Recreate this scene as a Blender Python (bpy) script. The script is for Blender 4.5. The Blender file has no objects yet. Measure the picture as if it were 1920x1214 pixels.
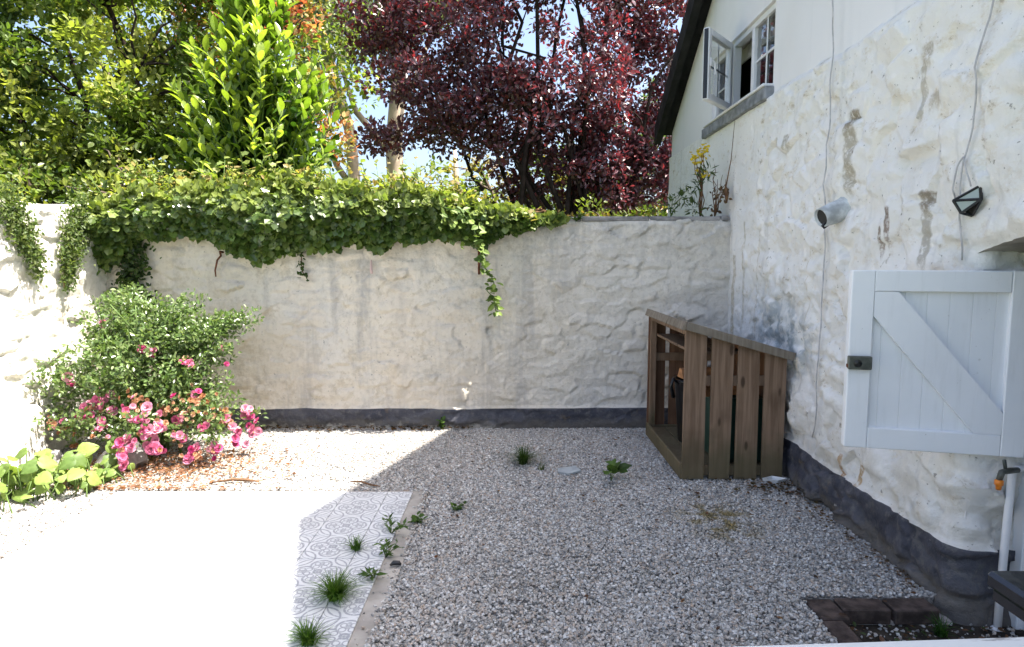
import bpy, math, random
import numpy as np
from mathutils import Vector, Matrix, Euler
R = math.radians
sc = bpy.context.scene
col = sc.collection

# ------------------------------------------------------------------ camera, sky, sun, exposure
cam_d = bpy.data.cameras.new('camera')
cam_d.sensor_width = 36; cam_d.lens = 22.5; cam_d.clip_start = 0.05; cam_d.clip_end = 900
cam = bpy.data.objects.new('camera', cam_d); col.objects.link(cam)
cam.location = (0, 0, 1.65)
cam.rotation_euler = (R(90 - 5.57), 0, 0)
sc.camera = cam

SUN_EL = R(65.0); SUN_K = -0.15                    # sun stands to the right (+X), a touch to the camera's side
sun_dir = Vector((math.cos(math.atan(SUN_K)) * math.cos(SUN_EL), math.sin(math.atan(SUN_K)) * math.cos(SUN_EL), math.sin(SUN_EL)))
w = bpy.data.worlds.new('World'); sc.world = w; w.use_nodes = True
nt = w.node_tree
sky = nt.nodes.new('ShaderNodeTexSky'); sky.sky_type = 'NISHITA'; sky.sun_disc = False
sky.sun_elevation = SUN_EL
sky.sun_rotation = math.atan2(sun_dir.x, sun_dir.y)
sky.air_density = 0.85; sky.dust_density = 4.0; sky.ozone_density = 1.0
bg = nt.nodes['Background']; bg.inputs[1].default_value = 0.118
nt.links.new(sky.outputs[0], bg.inputs[0])
sd = bpy.data.lights.new('sun', 'SUN'); sd.energy = 5.0; sd.angle = R(0.55); sd.color = (1.0, 0.95, 0.87)
sun = bpy.data.objects.new('sun', sd); col.objects.link(sun)
sun.rotation_euler = sun_dir.to_track_quat('Z', 'Y').to_euler(); sun.location = (6, 0, 12)
sc.view_settings.view_transform = 'Standard'; sc.view_settings.look = 'None'
sc.view_settings.gamma = 1; sc.view_settings.exposure = 1.8
try: sc.view_settings.use_curve_mapping = False
except Exception: pass
sc.cycles.max_bounces = 5; sc.cycles.diffuse_bounces = 3; sc.cycles.glossy_bounces = 2; sc.cycles.transmission_bounces = 4; sc.cycles.transparent_max_bounces = 4

# ------------------------------------------------------------------ node helper
class NT:
    def __init__(s, name):
        s.mat = bpy.data.materials.new(name); s.mat.use_nodes = True
        s.t = s.mat.node_tree; s.n = s.t.nodes; s.bsdf = s.n['Principled BSDF']; s.out = s.n['Material Output']
        s._co = None
    def new(s, ty, **k):
        n = s.n.new(ty)
        for a, b in k.items(): setattr(n, a, b)
        return n
    def put(s, sock, v):
        if isinstance(v, bpy.types.NodeSocket): s.t.links.new(v, sock)
        elif isinstance(v, (tuple, list)):
            v = tuple(v)
            if sock.type == 'RGBA' and len(v) == 3: v = v + (1,)
            sock.default_value = v
        else: sock.default_value = v
    def m(s, op, a, b=None, c=None, clamp=False):
        n = s.new('ShaderNodeMath', operation=op); n.use_clamp = clamp
        s.put(n.inputs[0], a)
        if b is not None: s.put(n.inputs[1], b)
        if c is not None: s.put(n.inputs[2], c)
        return n.outputs[0]
    def add(s, a, b): return s.m('ADD', a, b)
    def sub(s, a, b): return s.m('SUBTRACT', a, b)
    def mul(s, a, b): return s.m('MULTIPLY', a, b)
    def mx(s, a, b): return s.m('MAXIMUM', a, b)
    def mn(s, a, b): return s.m('MINIMUM', a, b)
    def step(s, v, lo, hi, smooth=True):
        n = s.new('ShaderNodeMapRange', interpolation_type='SMOOTHSTEP' if smooth else 'LINEAR')
        s.put(n.inputs[0], v); s.put(n.inputs[1], lo); s.put(n.inputs[2], hi); n.inputs[3].default_value = 0; n.inputs[4].default_value = 1
        return n.outputs[0]
    def mix(s, f, a, b, mode='MIX'):
        n = s.new('ShaderNodeMix', data_type='RGBA', blend_type=mode)
        s.put(n.inputs[0], f); s.put(n.inputs[6], a); s.put(n.inputs[7], b)
        return n.outputs[2]
    def coord(s, kind='Object'):
        if s._co is None: s._co = s.new('ShaderNodeTexCoord')
        return s._co.outputs[kind]
    def pos(s):
        return s.new('ShaderNodeNewGeometry').outputs['Position']
    def sep(s, v):
        n = s.new('ShaderNodeSeparateXYZ'); s.put(n.inputs[0], v); return n.outputs
    def scale(s, v, sc3, loc=(0, 0, 0), rot=(0, 0, 0)):
        n = s.new('ShaderNodeMapping'); s.put(n.inputs[0], v); n.inputs[1].default_value = loc; n.inputs[2].default_value = rot; n.inputs[3].default_value = sc3
        return n.outputs[0]
    def noise(s, v, sc_, det=3, rough=.55, dist=0, out=0):
        n = s.new('ShaderNodeTexNoise'); s.put(n.inputs['Vector'], v); n.inputs['Scale'].default_value = sc_
        n.inputs['Detail'].default_value = det; n.inputs['Roughness'].default_value = rough; n.inputs['Distortion'].default_value = dist
        return n.outputs[out]
    def voro(s, v, sc_, feature='F1'):
        n = s.new('ShaderNodeTexVoronoi', feature=feature); s.put(n.inputs['Vector'], v); n.inputs['Scale'].default_value = sc_
        return n.outputs
    def ramp(s, v, stops, interp='LINEAR'):
        n = s.new('ShaderNodeValToRGB'); s.put(n.inputs[0], v); e = n.color_ramp; e.interpolation = interp
        while len(e.elements) < len(stops): e.elements.new(.5)
        for el, (p, c) in zip(e.elements, stops): el.position = p; el.color = tuple(c) + (1,)
        return n.outputs[0]
    def bump(s, h, strength=.3, dist=.01):
        n = s.new('ShaderNodeBump'); n.inputs['Strength'].default_value = strength; n.inputs['Distance'].default_value = dist
        s.put(n.inputs['Height'], h); s.put(s.bsdf.inputs['Normal'], n.outputs[0]); return n.outputs[0]
    def done(s, color=None, rough=.7, spec=.3, metal=0):
        if color is not None: s.put(s.bsdf.inputs['Base Color'], color)
        s.put(s.bsdf.inputs['Roughness'], rough); s.put(s.bsdf.inputs['Specular IOR Level'], spec); s.put(s.bsdf.inputs['Metallic'], metal)
        return s.mat

def plain(name, c, rough=.6, spec=.4, metal=0, var=.12, scale=9, bump=.15):
    n = NT(name); v = n.coord('Object'); q = n.noise(v, scale, 4)
    f = n.step(q, .3, .7)
    n.bump(n.noise(v, scale * 6, 3), bump, .004)
    return n.done(n.mix(f, tuple(x * (1 - var) for x in c), tuple(min(1, x * (1 + var)) for x in c)), rough, spec, metal)

# limewashed masonry ------------------------------------------------
def stain(n, y, z, wob, y0, hw, ztop, zbot, soft=.05):
    dy = n.m('ABSOLUTE', n.sub(n.add(y, wob), y0))
    a = n.sub(1, n.step(dy, hw * .35, hw * 1.25))
    b = n.mul(n.step(z, zbot - soft * 2, zbot + soft * 2), n.sub(1, n.step(z, ztop - .01, ztop + .03)))
    return n.mul(a, b)

def limewash(name, axis, base=(.72, .655, .55), kind='back'):
    n = NT(name); p = n.pos(); X, Y, Z = n.sep(p)
    u = X if axis == 'x' else Y
    big = n.noise(p, .9, 4); med = n.noise(p, 3.2, 5, .6); fine = n.noise(p, 16, 5, .65)
    streak = n.noise(n.scale(p, (7, 7, .55)), 1.0, 4, .6)
    c = base
    if kind == 'house':
        oc = n.noise(n.scale(p, (1, 1, 1.5)), 7, 8, .72); c = n.mix(n.mul(n.step(oc, .54, .62), .42), c, (.70, .62, .49)); c = n.mix(n.mul(n.step(oc, .63, .67), .65), c, (.42, .35, .25))
    else: c = n.mix(n.mul(n.step(n.noise(p, 5.5, 8, .72), .50, .62), .5), c, (.55, .47, .34))            # ochre bloom
    c = n.mix(n.mul(n.step(big, .48, .7), .35), c, (.70, .69, .66))
    c = n.mix(n.mul(n.step(streak, .55, .78), .5), c, (.50, .49, .46))          # rain streaks
    spots = n.noise(p, 7.5, 6, .7)
    c = n.mix(n.mul(n.step(spots, .63, .72), .75), c, (.36, .31, .24))          # bare stone showing
    tiny = n.noise(p, 30, 3, .6)
    c = n.mix(n.mul(n.step(tiny, .66, .72), .7), c, (.22, .2, .17))
    if kind == 'back':
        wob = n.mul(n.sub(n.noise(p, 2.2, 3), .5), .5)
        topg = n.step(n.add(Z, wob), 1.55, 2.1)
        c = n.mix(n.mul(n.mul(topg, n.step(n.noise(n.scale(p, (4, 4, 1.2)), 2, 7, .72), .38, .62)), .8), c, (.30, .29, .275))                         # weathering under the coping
        c = n.mix(n.mul(n.step(n.noise(n.scale(p, (3.2, 3, .35)), 1.3, 5, .65), .48, .68), .62), c, (.36, .345, .325))
        c = n.mix(n.mul(n.step(n.noise(n.scale(p, (1.2, 1, 3.2)), 2.6, 6, .7), .52, .66), .4), c, (.44, .42, .385))
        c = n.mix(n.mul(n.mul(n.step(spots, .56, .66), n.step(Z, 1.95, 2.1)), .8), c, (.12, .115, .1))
        c = n.mix(n.mul(n.step(X, -.2, 1.2), .5), c, (.70, .67, .615))
        gr = n.noise(p, 22, 8, .75); c = n.mix(n.mul(n.step(gr, .50, .66), .35), c, (.40, .37, .32)); c = n.mix(n.mul(n.step(gr, .52, .34), .3), c, (.78, .74, .67))
        warm = n.mul(n.sub(1, n.step(X, -.8, .6)), n.step(n.noise(p, 1.6, 4), .42, .62))
        c = n.mix(n.mul(warm, .4), c, (.72, .62, .49))
    if kind == 'house':
        wob = n.mul(n.sub(n.noise(p, 7, 5, .65), .5), .03)
        def st(col_, f, *a):
            nonlocal c
            mk = n.add(stain(n, Y, Z, wob, *a), n.mul(n.sub(n.noise(n.scale(p, (14, 14, 5)), 2, 6, .7), .5), 1.3))
            c = n.mix(n.mul(n.mul(n.step(mk, .30, .95), n.step(n.noise(p, 26, 6, .7), .30, .55)), n.mul(f * .85, n.step(stain(n, Y, Z, 0, *a), .02, .6))), c, col_)
        st((.36, .31, .22), .9, 4.04, .07, 2.56, 2.05)
        st((.27, .22, .15), .9, 4.05, .075, 2.57, 2.46)
        st((.36, .32, .25), .85, 3.27, .045, 1.99, 1.60)
        st((.24, .19, .13), .9, 3.28, .05, 2.0, 1.9)
        st((.16, .09, .05), .95, 3.61, .028, 1.95, 1.72)
        st((.20, .13, .08), .95, 3.67, .025, 1.84, 1.66)
        st((.34, .27, .16), .8, 3.36, .07, 2.74, 2.62)
        st((.38, .33, .24), .7, 3.38, .03, 2.66, 2.35)
        st((.30, .25, .16), .8, 4.99, .05, 2.6, 2.48)
        st((.36, .28, .17), .7, 3.27, .07, 2.48, 2.40)
        st((.42, .20, .04), 1.0, 3.97, .028, .42, .25)
        st((.42, .25, .08), 1.0, 3.78, .035, .41, .24)
        st((.5, .42, .28), .5, 4.55, .012, 1.85, .95)
        st((.42, .36, .24), .6, 5.85, .03, 2.0, 1.0)
        st((.40, .33, .2), .7, 6.12, .06, 1.7, .85)
        st((.45, .37, .24), .5, 5.5, .015, 1.9, .9)
        # mildew above the log store
        d = n.m('SQRT', n.add(n.m('POWER', n.m('DIVIDE', n.sub(Y, 4.95), .75), 2), n.m('POWER', n.m('DIVIDE', n.sub(Z, 1.05), .38), 2)))
        mil = n.mul(n.sub(1, n.step(d, .35, 1.1)), n.step(n.noise(p, 8, 5, .65), .42, .6))
        c = n.mix(n.mul(mil, .8), c, (.33, .37, .39))
        low = n.mul(n.sub(1, n.step(Z, .3, .8)), n.step(med, .4, .62))
        c = n.mix(n.mul(low, .45), c, (.50, .44, .33))
    h = n.add(n.mul(med, .5), n.mul(fine, .35))
    n.bump(n.add(n.mul(h, 1.2), n.mul(n.noise(p, 11, 7, .7), .9)), .75, .03)
    return n.done(c, .85, .15)

def dark_plinth(name):
    n = NT(name); p = n.pos(); X, Y, Z = n.sep(p)
    q = n.noise(p, 4, 5, .6)
    c = n.mix(n.step(q, .35, .7), (.055, .056, .072), (.105, .105, .122))
    c = n.mix(n.mul(n.step(n.noise(p, 14, 7, .7), .5, .64), .6), c, (.16, .155, .15))
    c = n.mix(n.mul(n.sub(1, n.step(n.add(Z, n.mul(n.sub(n.noise(p, 7, 6, .7), .5), .3)), .03, .12)), .55), c, (.15, .13, .10))
    fl = n.noise(p, 9, 6, .7)
    base = n.sub(1, n.step(n.add(Z, n.mul(n.sub(fl, .5), .25)), .0, .045))
    left = n.sub(1, n.step(X, -.6, .1))
    c = n.mix(n.mul(n.mul(base, left), .9), c, (.50, .46, .38))
    c = n.mix(n.mul(n.step(fl, .66, .7), .8), c, (.55, .53, .49))
    c = n.mix(n.mul(n.step(n.noise(p, 6, 5), .63, .72), .5), c, (.20, .15, .09))
    n.bump(n.add(q, n.mul(fl, .8)), .9, .03)
    return n.done(c, .7, .3)

M = {}
M['lime_back'] = limewash('limewash_back_wall', 'x')
M['lime_left'] = limewash('limewash_left_wall', 'y', (.80, .76, .68), 'left')
M['lime_house'] = limewash('limewash_house', 'y', (.87, .845, .80), 'house')
M['plinth'] = dark_plinth('slate_grey_plinth_paint')
def smooth_render():
    n = NT('smooth_white_render'); p = n.pos(); q = n.noise(p, 1.2, 4); s = n.noise(n.scale(p, (5, 5, .35)), 1, 4)
    c = n.mix(n.mul(n.step(q, .4, .7), .35), (.82, .80, .79), (.72, .69, .66))
    c = n.mix(n.mul(n.step(s, .52, .75), .35), c, (.60, .60, .60))
    n.bump(n.noise(p, 40, 4), .25, .004)
    return n.done(c, .8, .2)
M['render'] = smooth_render()
M['coping'] = plain('weathered_coping', (.27, .26, .25), .9, .2, 0, .45, 7, .5)
M['upvc'] = plain('white_window_plastic', (.78, .78, .79), .35, .5, 0, .03, 4, .02)
def door_paint():
    n = NT('brushed_white_door_paint'); p = n.pos(); q = n.noise(n.scale(p, (30, 30, 3)), 1, 5, .65); b = n.noise(p, 2.5, 4)
    c = n.mix(n.step(b, .35, .7), (.86, .865, .875), (.81, .815, .825)); c = n.mix(n.mul(n.step(q, .5, .75), .25), c, (.62, .62, .61))
    sp = n.noise(p, 24, 5, .7); c = n.mix(n.mul(n.step(sp, .68, .72), .55), c, (.36, .33, .29))
    n.bump(q, .25, .003); return n.done(c, n.add(.38, n.mul(b, .2)), .4)
M['white_paint'] = door_paint()
M['slate_sill'] = plain('grey_slate_sill', (.22, .23, .245), .7, .3, 0, .35, 11, .4)
M['black_roof'] = plain('black_bituminous_roof', (.018, .018, .018), .85, .2, 0, .4, 6, .6)
M['dark_metal'] = plain('dark_metal', (.03, .03, .03), .4, .5, .4, .2, 20, .1)
M['grey_metal'] = plain('greened_iron_latch', (.10, .105, .09), .5, .5, .5, .3, 25, .2)
M['dark_room'] = plain('interior_shade_tone', (.10, .09, .08), .9, .1)  # dark tone stands in for the shade inside the unlit rooms
M['stone_soffit'] = plain('grey_stone_soffit', (.36, .335, .29), .85, .2, 0, .3, 8, .6)
M['concrete'] = plain('pale_concrete', (.36, .335, .30), .9, .2, 0, .22, 6, .5)
M['cable'] = plain('grey_white_cable', (.50, .48, .48), .6, .3, 0, .15, 20)
M['rust'] = plain('rusty_iron', (.13, .05, .025), .9, .2, 0, .4, 30, .5)
M['black_plastic'] = plain('black_plastic', (.012, .012, .013), .35, .5, 0, .2, 10, .05)
M['green_plastic'] = plain('dark_green_plastic', (.012, .045, .03), .4, .5, 0, .2, 10, .05)
M['orange_plastic'] = plain('orange_plastic', (.75, .22, .02), .4, .5, 0, .1)
M['soil'] = plain('dark_damp_soil', (.045, .038, .03), .95, .1, 0, .5, 14, 1.0)
M['ground'] = plain('pale_grit_underlay', (.36, .345, .32), .95, .1, 0, .45, 120, 1.0)
M['meadow'] = plain('rough_grass_ground', (.06, .085, .03), .95, .1, 0, .4, 3, .8)
M['brick'] = plain('red_brown_brick', (.075, .056, .048), .9, .2, 0, .45, 16, .8)
M['mortar'] = plain('grey_mortar', (.30, .28, .26), .95, .1, 0, .2, 20, .5)
M['bark_grey'] = plain('grey_bark', (.13, .10, .08), .9, .1, 0, .4, 12, .8)
M['bark_dark'] = plain('dark_bark', (.035, .026, .022), .9, .1, 0, .4, 12, .8)
M['bark_pale'] = plain('pale_eucalyptus_bark', (.50, .40, .29), .75, .2, 0, .3, 3, .3)
M['twig'] = plain('dry_brown_twig', (.16, .09, .05), .9, .1, 0, .3, 20, .4)
M['twig_pale'] = plain('pale_dead_twig', (.42, .34, .27), .9, .1, 0, .3, 20, .4)
M['green_stem'] = plain('green_stem', (.10, .16, .04), .6, .3, 0, .2)
M['log'] = plain('split_log_wood', (.42, .20, .09), .8, .2, 0, .3, 20, .5)
M['rock'] = plain('grey_rock', (.22, .21, .20), .9, .2, 0, .4, 9, .8)
M['slate_chip'] = plain('slate_piece', (.33, .36, .37), .6, .3, 0, .2, 9, .3)
M['white_ceramic'] = plain('white_dish', (.72, .73, .72), .4, .5, 0, .08)

def wood(name, c1, c2, green=.35):
    n = NT(name); v = n.coord('Object'); oi = n.new('ShaderNodeObjectInfo')
    off = n.new('ShaderNodeCombineXYZ'); n.put(off.inputs[0], n.mul(oi.outputs['Random'], 37.)); n.put(off.inputs[1], n.mul(oi.outputs['Random'], 11.))
    va = n.new('ShaderNodeVectorMath', operation='ADD'); n.put(va.inputs[0], v); n.put(va.inputs[1], off.outputs[0])
    g = n.noise(n.scale(va.outputs[0], (34, 34, 1.6)), 1, 5, .6, .6)
    kn = n.voro(n.scale(va.outputs[0], (9, 9, 3.2)), 1)[0]
    c = n.mix(n.step(g, .3, .7), c1, c2)
    c = n.mix(n.mul(n.sub(1, n.step(kn, .10, .19)), .85), c, tuple(x * .3 for x in c1))
    z = n.sep(n.pos())[2]
    c = n.mix(n.mul(n.mul(n.sub(1, n.step(n.add(z, n.mul(n.sub(n.noise(va.outputs[0], 5), .5), .5)), .1, .45)), .7), 1.0 if green else 0), c, (.10, .095, .05))
    c = n.mix(n.mul(n.step(n.noise(va.outputs[0], 3, 3), .5, .7), .4), c, tuple(x * .6 for x in c1))
    n.bump(g, .35, .004)
    return n.done(c, .8, .2)
M['wood'] = wood('weathered_treated_timber', (.165, .105, .066), (.29, .195, .13))
M['wood_dark'] = wood('inner_brown_timber', (.12, .062, .035), (.20, .11, .065), 0)
M['wood_roof'] = wood('grey_roof_board', (.17, .14, .105), (.26, .225, .18), 0)

def glass_mat():
    n = NT('window_glass'); n.put(n.bsdf.inputs['Transmission Weight'], 1.0); n.put(n.bsdf.inputs['IOR'], 1.5)
    return n.done((.93, .96, .96), .02, .6)
M['glass'] = glass_mat()
def frosted():
    n = NT('frosted_lantern_glass'); n.put(n.bsdf.inputs['Transmission Weight'], .4)
    return n.done((.55, .62, .58), .4, .5)
M['lantern_glass'] = frosted()
def gloss_black():
    n = NT('glossy_black_enamel'); v = n.coord('Object')
    n.bump(n.noise(v, 5, 3), .3, .02)
    return n.done((.012, .013, .018), .13, .6)
M['enamel'] = gloss_black()
def scuffed_white():
    n = NT('scuffed_white_rail_paint'); v = n.pos(); q = n.noise(n.scale(v, (3, 14, 14)), 3, 5, .65)
    c = n.mix(n.step(q, .55, .68), (.66, .67, .66), (.30, .29, .28))
    return n.done(c, .6, .3)
M['scuffed'] = scuffed_white()

def gravel_mat():
    n = NT('mixed_pink_white_grey_gravel'); oi = n.new('ShaderNodeObjectInfo')
    c = n.ramp(oi.outputs['Random'], [(0, (.18, .178, .17)), (.08, (.29, .285, .27)), (.28, (.42, .41, .385)), (.44, (.45, .39, .335)), (.54, (.48, .47, .445)), (.68, (.43, .345, .275)), (.76, (.53, .52, .495)), (1, (.66, .65, .62))])
    q = n.noise(n.coord('Object'), 60, 3)
    c = n.mix(n.mul(n.step(q, .4, .7), .35), c, (.22, .2, .2), 'MULTIPLY')
    p = n.pos(); X, Y, Z = n.sep(p)
    d = n.m('SQRT', n.add(n.m('POWER', n.m('DIVIDE', n.sub(X, 1.33), .34), 2), n.m('POWER', n.m('DIVIDE', n.sub(Y, 3.95), .42), 2)))
    mos = n.mul(n.sub(1, n.step(d, .3, 1.1)), n.step(n.noise(p, 9, 4), .42, .62))
    c = n.mix(n.mul(mos, .85), c, (.20, .15, .045))
    return n.done(c, .8, .25)
M['gravel'] = gravel_mat()

def tile_mat():
    n = NT('patterned_porcelain_tile'); v = n.scale(n.coord('Object'), (1 / .295,) * 3); x, y, z = n.sep(v)
    a = n.m('ABSOLUTE', x); b = n.m('ABSOLUTE', y)
    def dist(cx, cy, sx=1, sy=1):
        return n.m('SQRT', n.add(n.m('POWER', n.mul(n.sub(a, cx), sx), 2), n.m('POWER', n.mul(n.sub(b, cy), sy), 2)))
    def line(v_, w_): return n.sub(1, n.step(n.m('ABSOLUTE', v_), w_ * .7, w_ * 1.3))
    def fill(v_, e=.008): return n.sub(1, n.step(v_, -e, e))
    l1 = dist(.235, 0); l2 = dist(0, .235)
    U = n.mn(n.sub(l1, .185), n.sub(l2, .185))
    f = line(U, .021)
    f = n.mx(f, line(n.sub(n.mn(dist(.17, .075), dist(.075, .17)), .055), .012))
    f = n.mx(f, line(n.sub(n.mn(dist(.29, .075), dist(.075, .29)), .05), .011))
    lf = n.mn(n.sub(dist(.285, 0, .8, 1.5), .075), n.sub(dist(0, .285, 1.5, .8), .075))
    f = n.mx(f, n.mul(fill(lf), .75))
    cen = dist(0, 0)
    f = n.mx(f, line(n.sub(cen, .075), .012)); f = n.mx(f, fill(n.sub(cen, .028)))
    c1 = n.m('SQRT', n.m('ABSOLUTE', n.sub(.5, a))); c2 = n.m('SQRT', n.m('ABSOLUTE', n.sub(.5, b)))
    s = n.add(c1, c2)
    f = n.mx(f, line(n.sub(s, .70), .035)); f = n.mx(f, line(n.sub(s, .50), .02)); f = n.mx(f, n.mul(fill(n.sub(s, .36), .02), .75))
    oc = n.m('SQRT', n.add(n.m('POWER', n.sub(.5, a), 2), n.m('POWER', n.sub(.5, b), 2)))
    f = n.mx(f, line(n.sub(oc, .30), .017))
    f = n.mul(f, n.step(n.noise(n.coord('Object'), 60, 3), .25, .5))
    dirt = n.noise(n.pos(), 4, 5)
    base = n.mix(n.mul(n.step(dirt, .45, .75), .3), (.66, .67, .68), (.52, .51, .49))
    c = n.mix(f, base, (.31, .32, .35))
    return n.done(c, .35, .4)
M['tile'] = tile_mat()
M['tile_side'] = plain('tile_biscuit', (.5, .48, .45), .8, .2)

def leaf_mat(name, rough=.42, trans=.35, spec=.5, tint=(1.25, 1.35, .55)):
    n = NT(name); at = n.new('ShaderNodeAttribute'); at.attribute_name = 'col'
    c = at.outputs['Color']
    q = n.noise(n.pos(), 30, 2)
    c = n.mix(n.mul(n.step(q, .35, .7), .3), c, (.3, .35, .2), 'MULTIPLY')
    n.done(c, rough, spec)
    tr = n.new('ShaderNodeBsdfTranslucent')
    n.put(tr.inputs[0], n.mix(1.0, c, tint, 'MULTIPLY'))
    ms = n.new('ShaderNodeMixShader'); ms.inputs[0].default_value = trans
    n.t.links.new(n.bsdf.outputs[0], ms.inputs[1]); n.t.links.new(tr.outputs[0], ms.inputs[2])
    n.t.links.new(ms.outputs[0], n.out.inputs[0])
    return n.mat
M['leaf'] = leaf_mat('green_leaf', .38, .4, .6)
M['leaf_gloss'] = leaf_mat('glossy_green_leaf', .28, .35, .6)
M['leaf_purple'] = leaf_mat('purple_plum_leaf', .33, .28, 1.0, (1.9, .55, .6))
M['leaf_soft'] = leaf_mat('soft_thin_leaf', .5, .45, .4)
M['leaf_red'] = leaf_mat('red_young_leaf', .4, .4, .4, (1.5, .9, .5))
def one_col_leaf(name, c, **k):
    m = leaf_mat(name, **k); n = m.node_tree.nodes
    for nd in list(n):
        if nd.type == 'ATTRIBUTE':
            o = n.new('ShaderNodeObjectInfo'); r = n.new('ShaderNodeValToRGB')
            r.color_ramp.elements[0].color = tuple(x * .75 for x in c[0]) + (1,); r.color_ramp.elements[1].color = tuple(c[1]) + (1,)
            m.node_tree.links.new(o.outputs['Random'], r.inputs[0])
            for l in list(nd.outputs['Color'].links): m.node_tree.links.new(r.outputs[0], l.to_socket)
            n.remove(nd)
    return m
M['laurel'] = one_col_leaf('bright_laurel_leaf', ((.26, .36, .05), (.42, .52, .10)), rough=.28, trans=.45, spec=.6, tint=(1.3, 1.4, .5))
M['bigleaf'] = one_col_leaf('broad_lime_leaf', ((.13, .22, .045), (.28, .37, .09)), rough=.55, trans=.3, spec=.4)
M['petal'] = one_col_leaf('pink_petal', ((.85, .09, .33), (.86, .47, .58)), rough=.6, trans=.3, spec=.2, tint=(1.1, .9, 1.0))
M['petal_old'] = one_col_leaf('faded_brown_petal', ((.50, .22, .10), (.68, .42, .28)), rough=.7, trans=.25, spec=.1, tint=(1.1, .9, .8))
M['weed'] = one_col_leaf('weed_leaf', ((.055, .11, .02), (.11, .19, .04)), rough=.5, trans=.35, spec=.3)
M['yellow_petal'] = plain('yellow_petal', (.62, .46, .02), .6, .2)

# ------------------------------------------------------------------ mesh helpers
def tag(o, label=None, cat=None, group=None, kind=None):
    if label: o['label'] = label
    if cat: o['category'] = cat
    if group: o['group'] = group
    if kind: o['kind'] = kind
    return o
def empty(name, loc=(0, 0, 0)):
    o = bpy.data.objects.new(name, None); col.objects.link(o); o.location = loc; o.empty_display_size = .1
    return o
def link(o, parent=None):
    col.objects.link(o)
    if parent is not None:
        o.parent = parent
        o.matrix_parent_inverse = parent_world(parent).inverted()
    return o
def parent_world(p):
    m = p.matrix_basis.copy()
    if p.parent: m = parent_world(p.parent) @ p.matrix_parent_inverse @ m
    return m
def mesh_from(name, V, F, mat, smooth=False):
    me = bpy.data.meshes.new(name); me.from_pydata([tuple(v) for v in V], [], [tuple(f) for f in F])
    if mat: me.materials.append(mat)
    if smooth: me.polygons.foreach_set('use_smooth', [True] * len(me.polygons))
    me.update(); return me
def obj(name, V, F, mat, parent=None, smooth=False):
    return link(bpy.data.objects.new(name, mesh_from(name, V, F, mat, smooth)), parent)
def inst(name, me, mat4, parent=None):
    o = bpy.data.objects.new(name, me); o.matrix_world = mat4
    return link(o, parent)

def np_mesh(name, V, T, mat, colors=None, smooth=False):
    """V (n,3), T (m,k) faces all of size k."""
    V = np.ascontiguousarray(V, np.float32); T = np.ascontiguousarray(T, np.int32); k = T.shape[1]
    me = bpy.data.meshes.new(name); me.vertices.add(len(V)); me.vertices.foreach_set('co', V.ravel())
    me.loops.add(T.size); me.loops.foreach_set('vertex_index', T.ravel())
    me.polygons.add(len(T)); me.polygons.foreach_set('loop_start', np.arange(0, T.size, k, dtype=np.int32))
    me.polygons.foreach_set('use_smooth', np.full(len(T), smooth))
    me.update(calc_edges=True)
    if colors is not None:
        a = me.color_attributes.new('col', 'FLOAT_COLOR', 'POINT')
        c4 = np.ones((len(V), 4), np.float32); c4[:, :3] = colors; a.data.foreach_set('color', c4.ravel())
    if mat: me.materials.append(mat)
    return me

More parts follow.
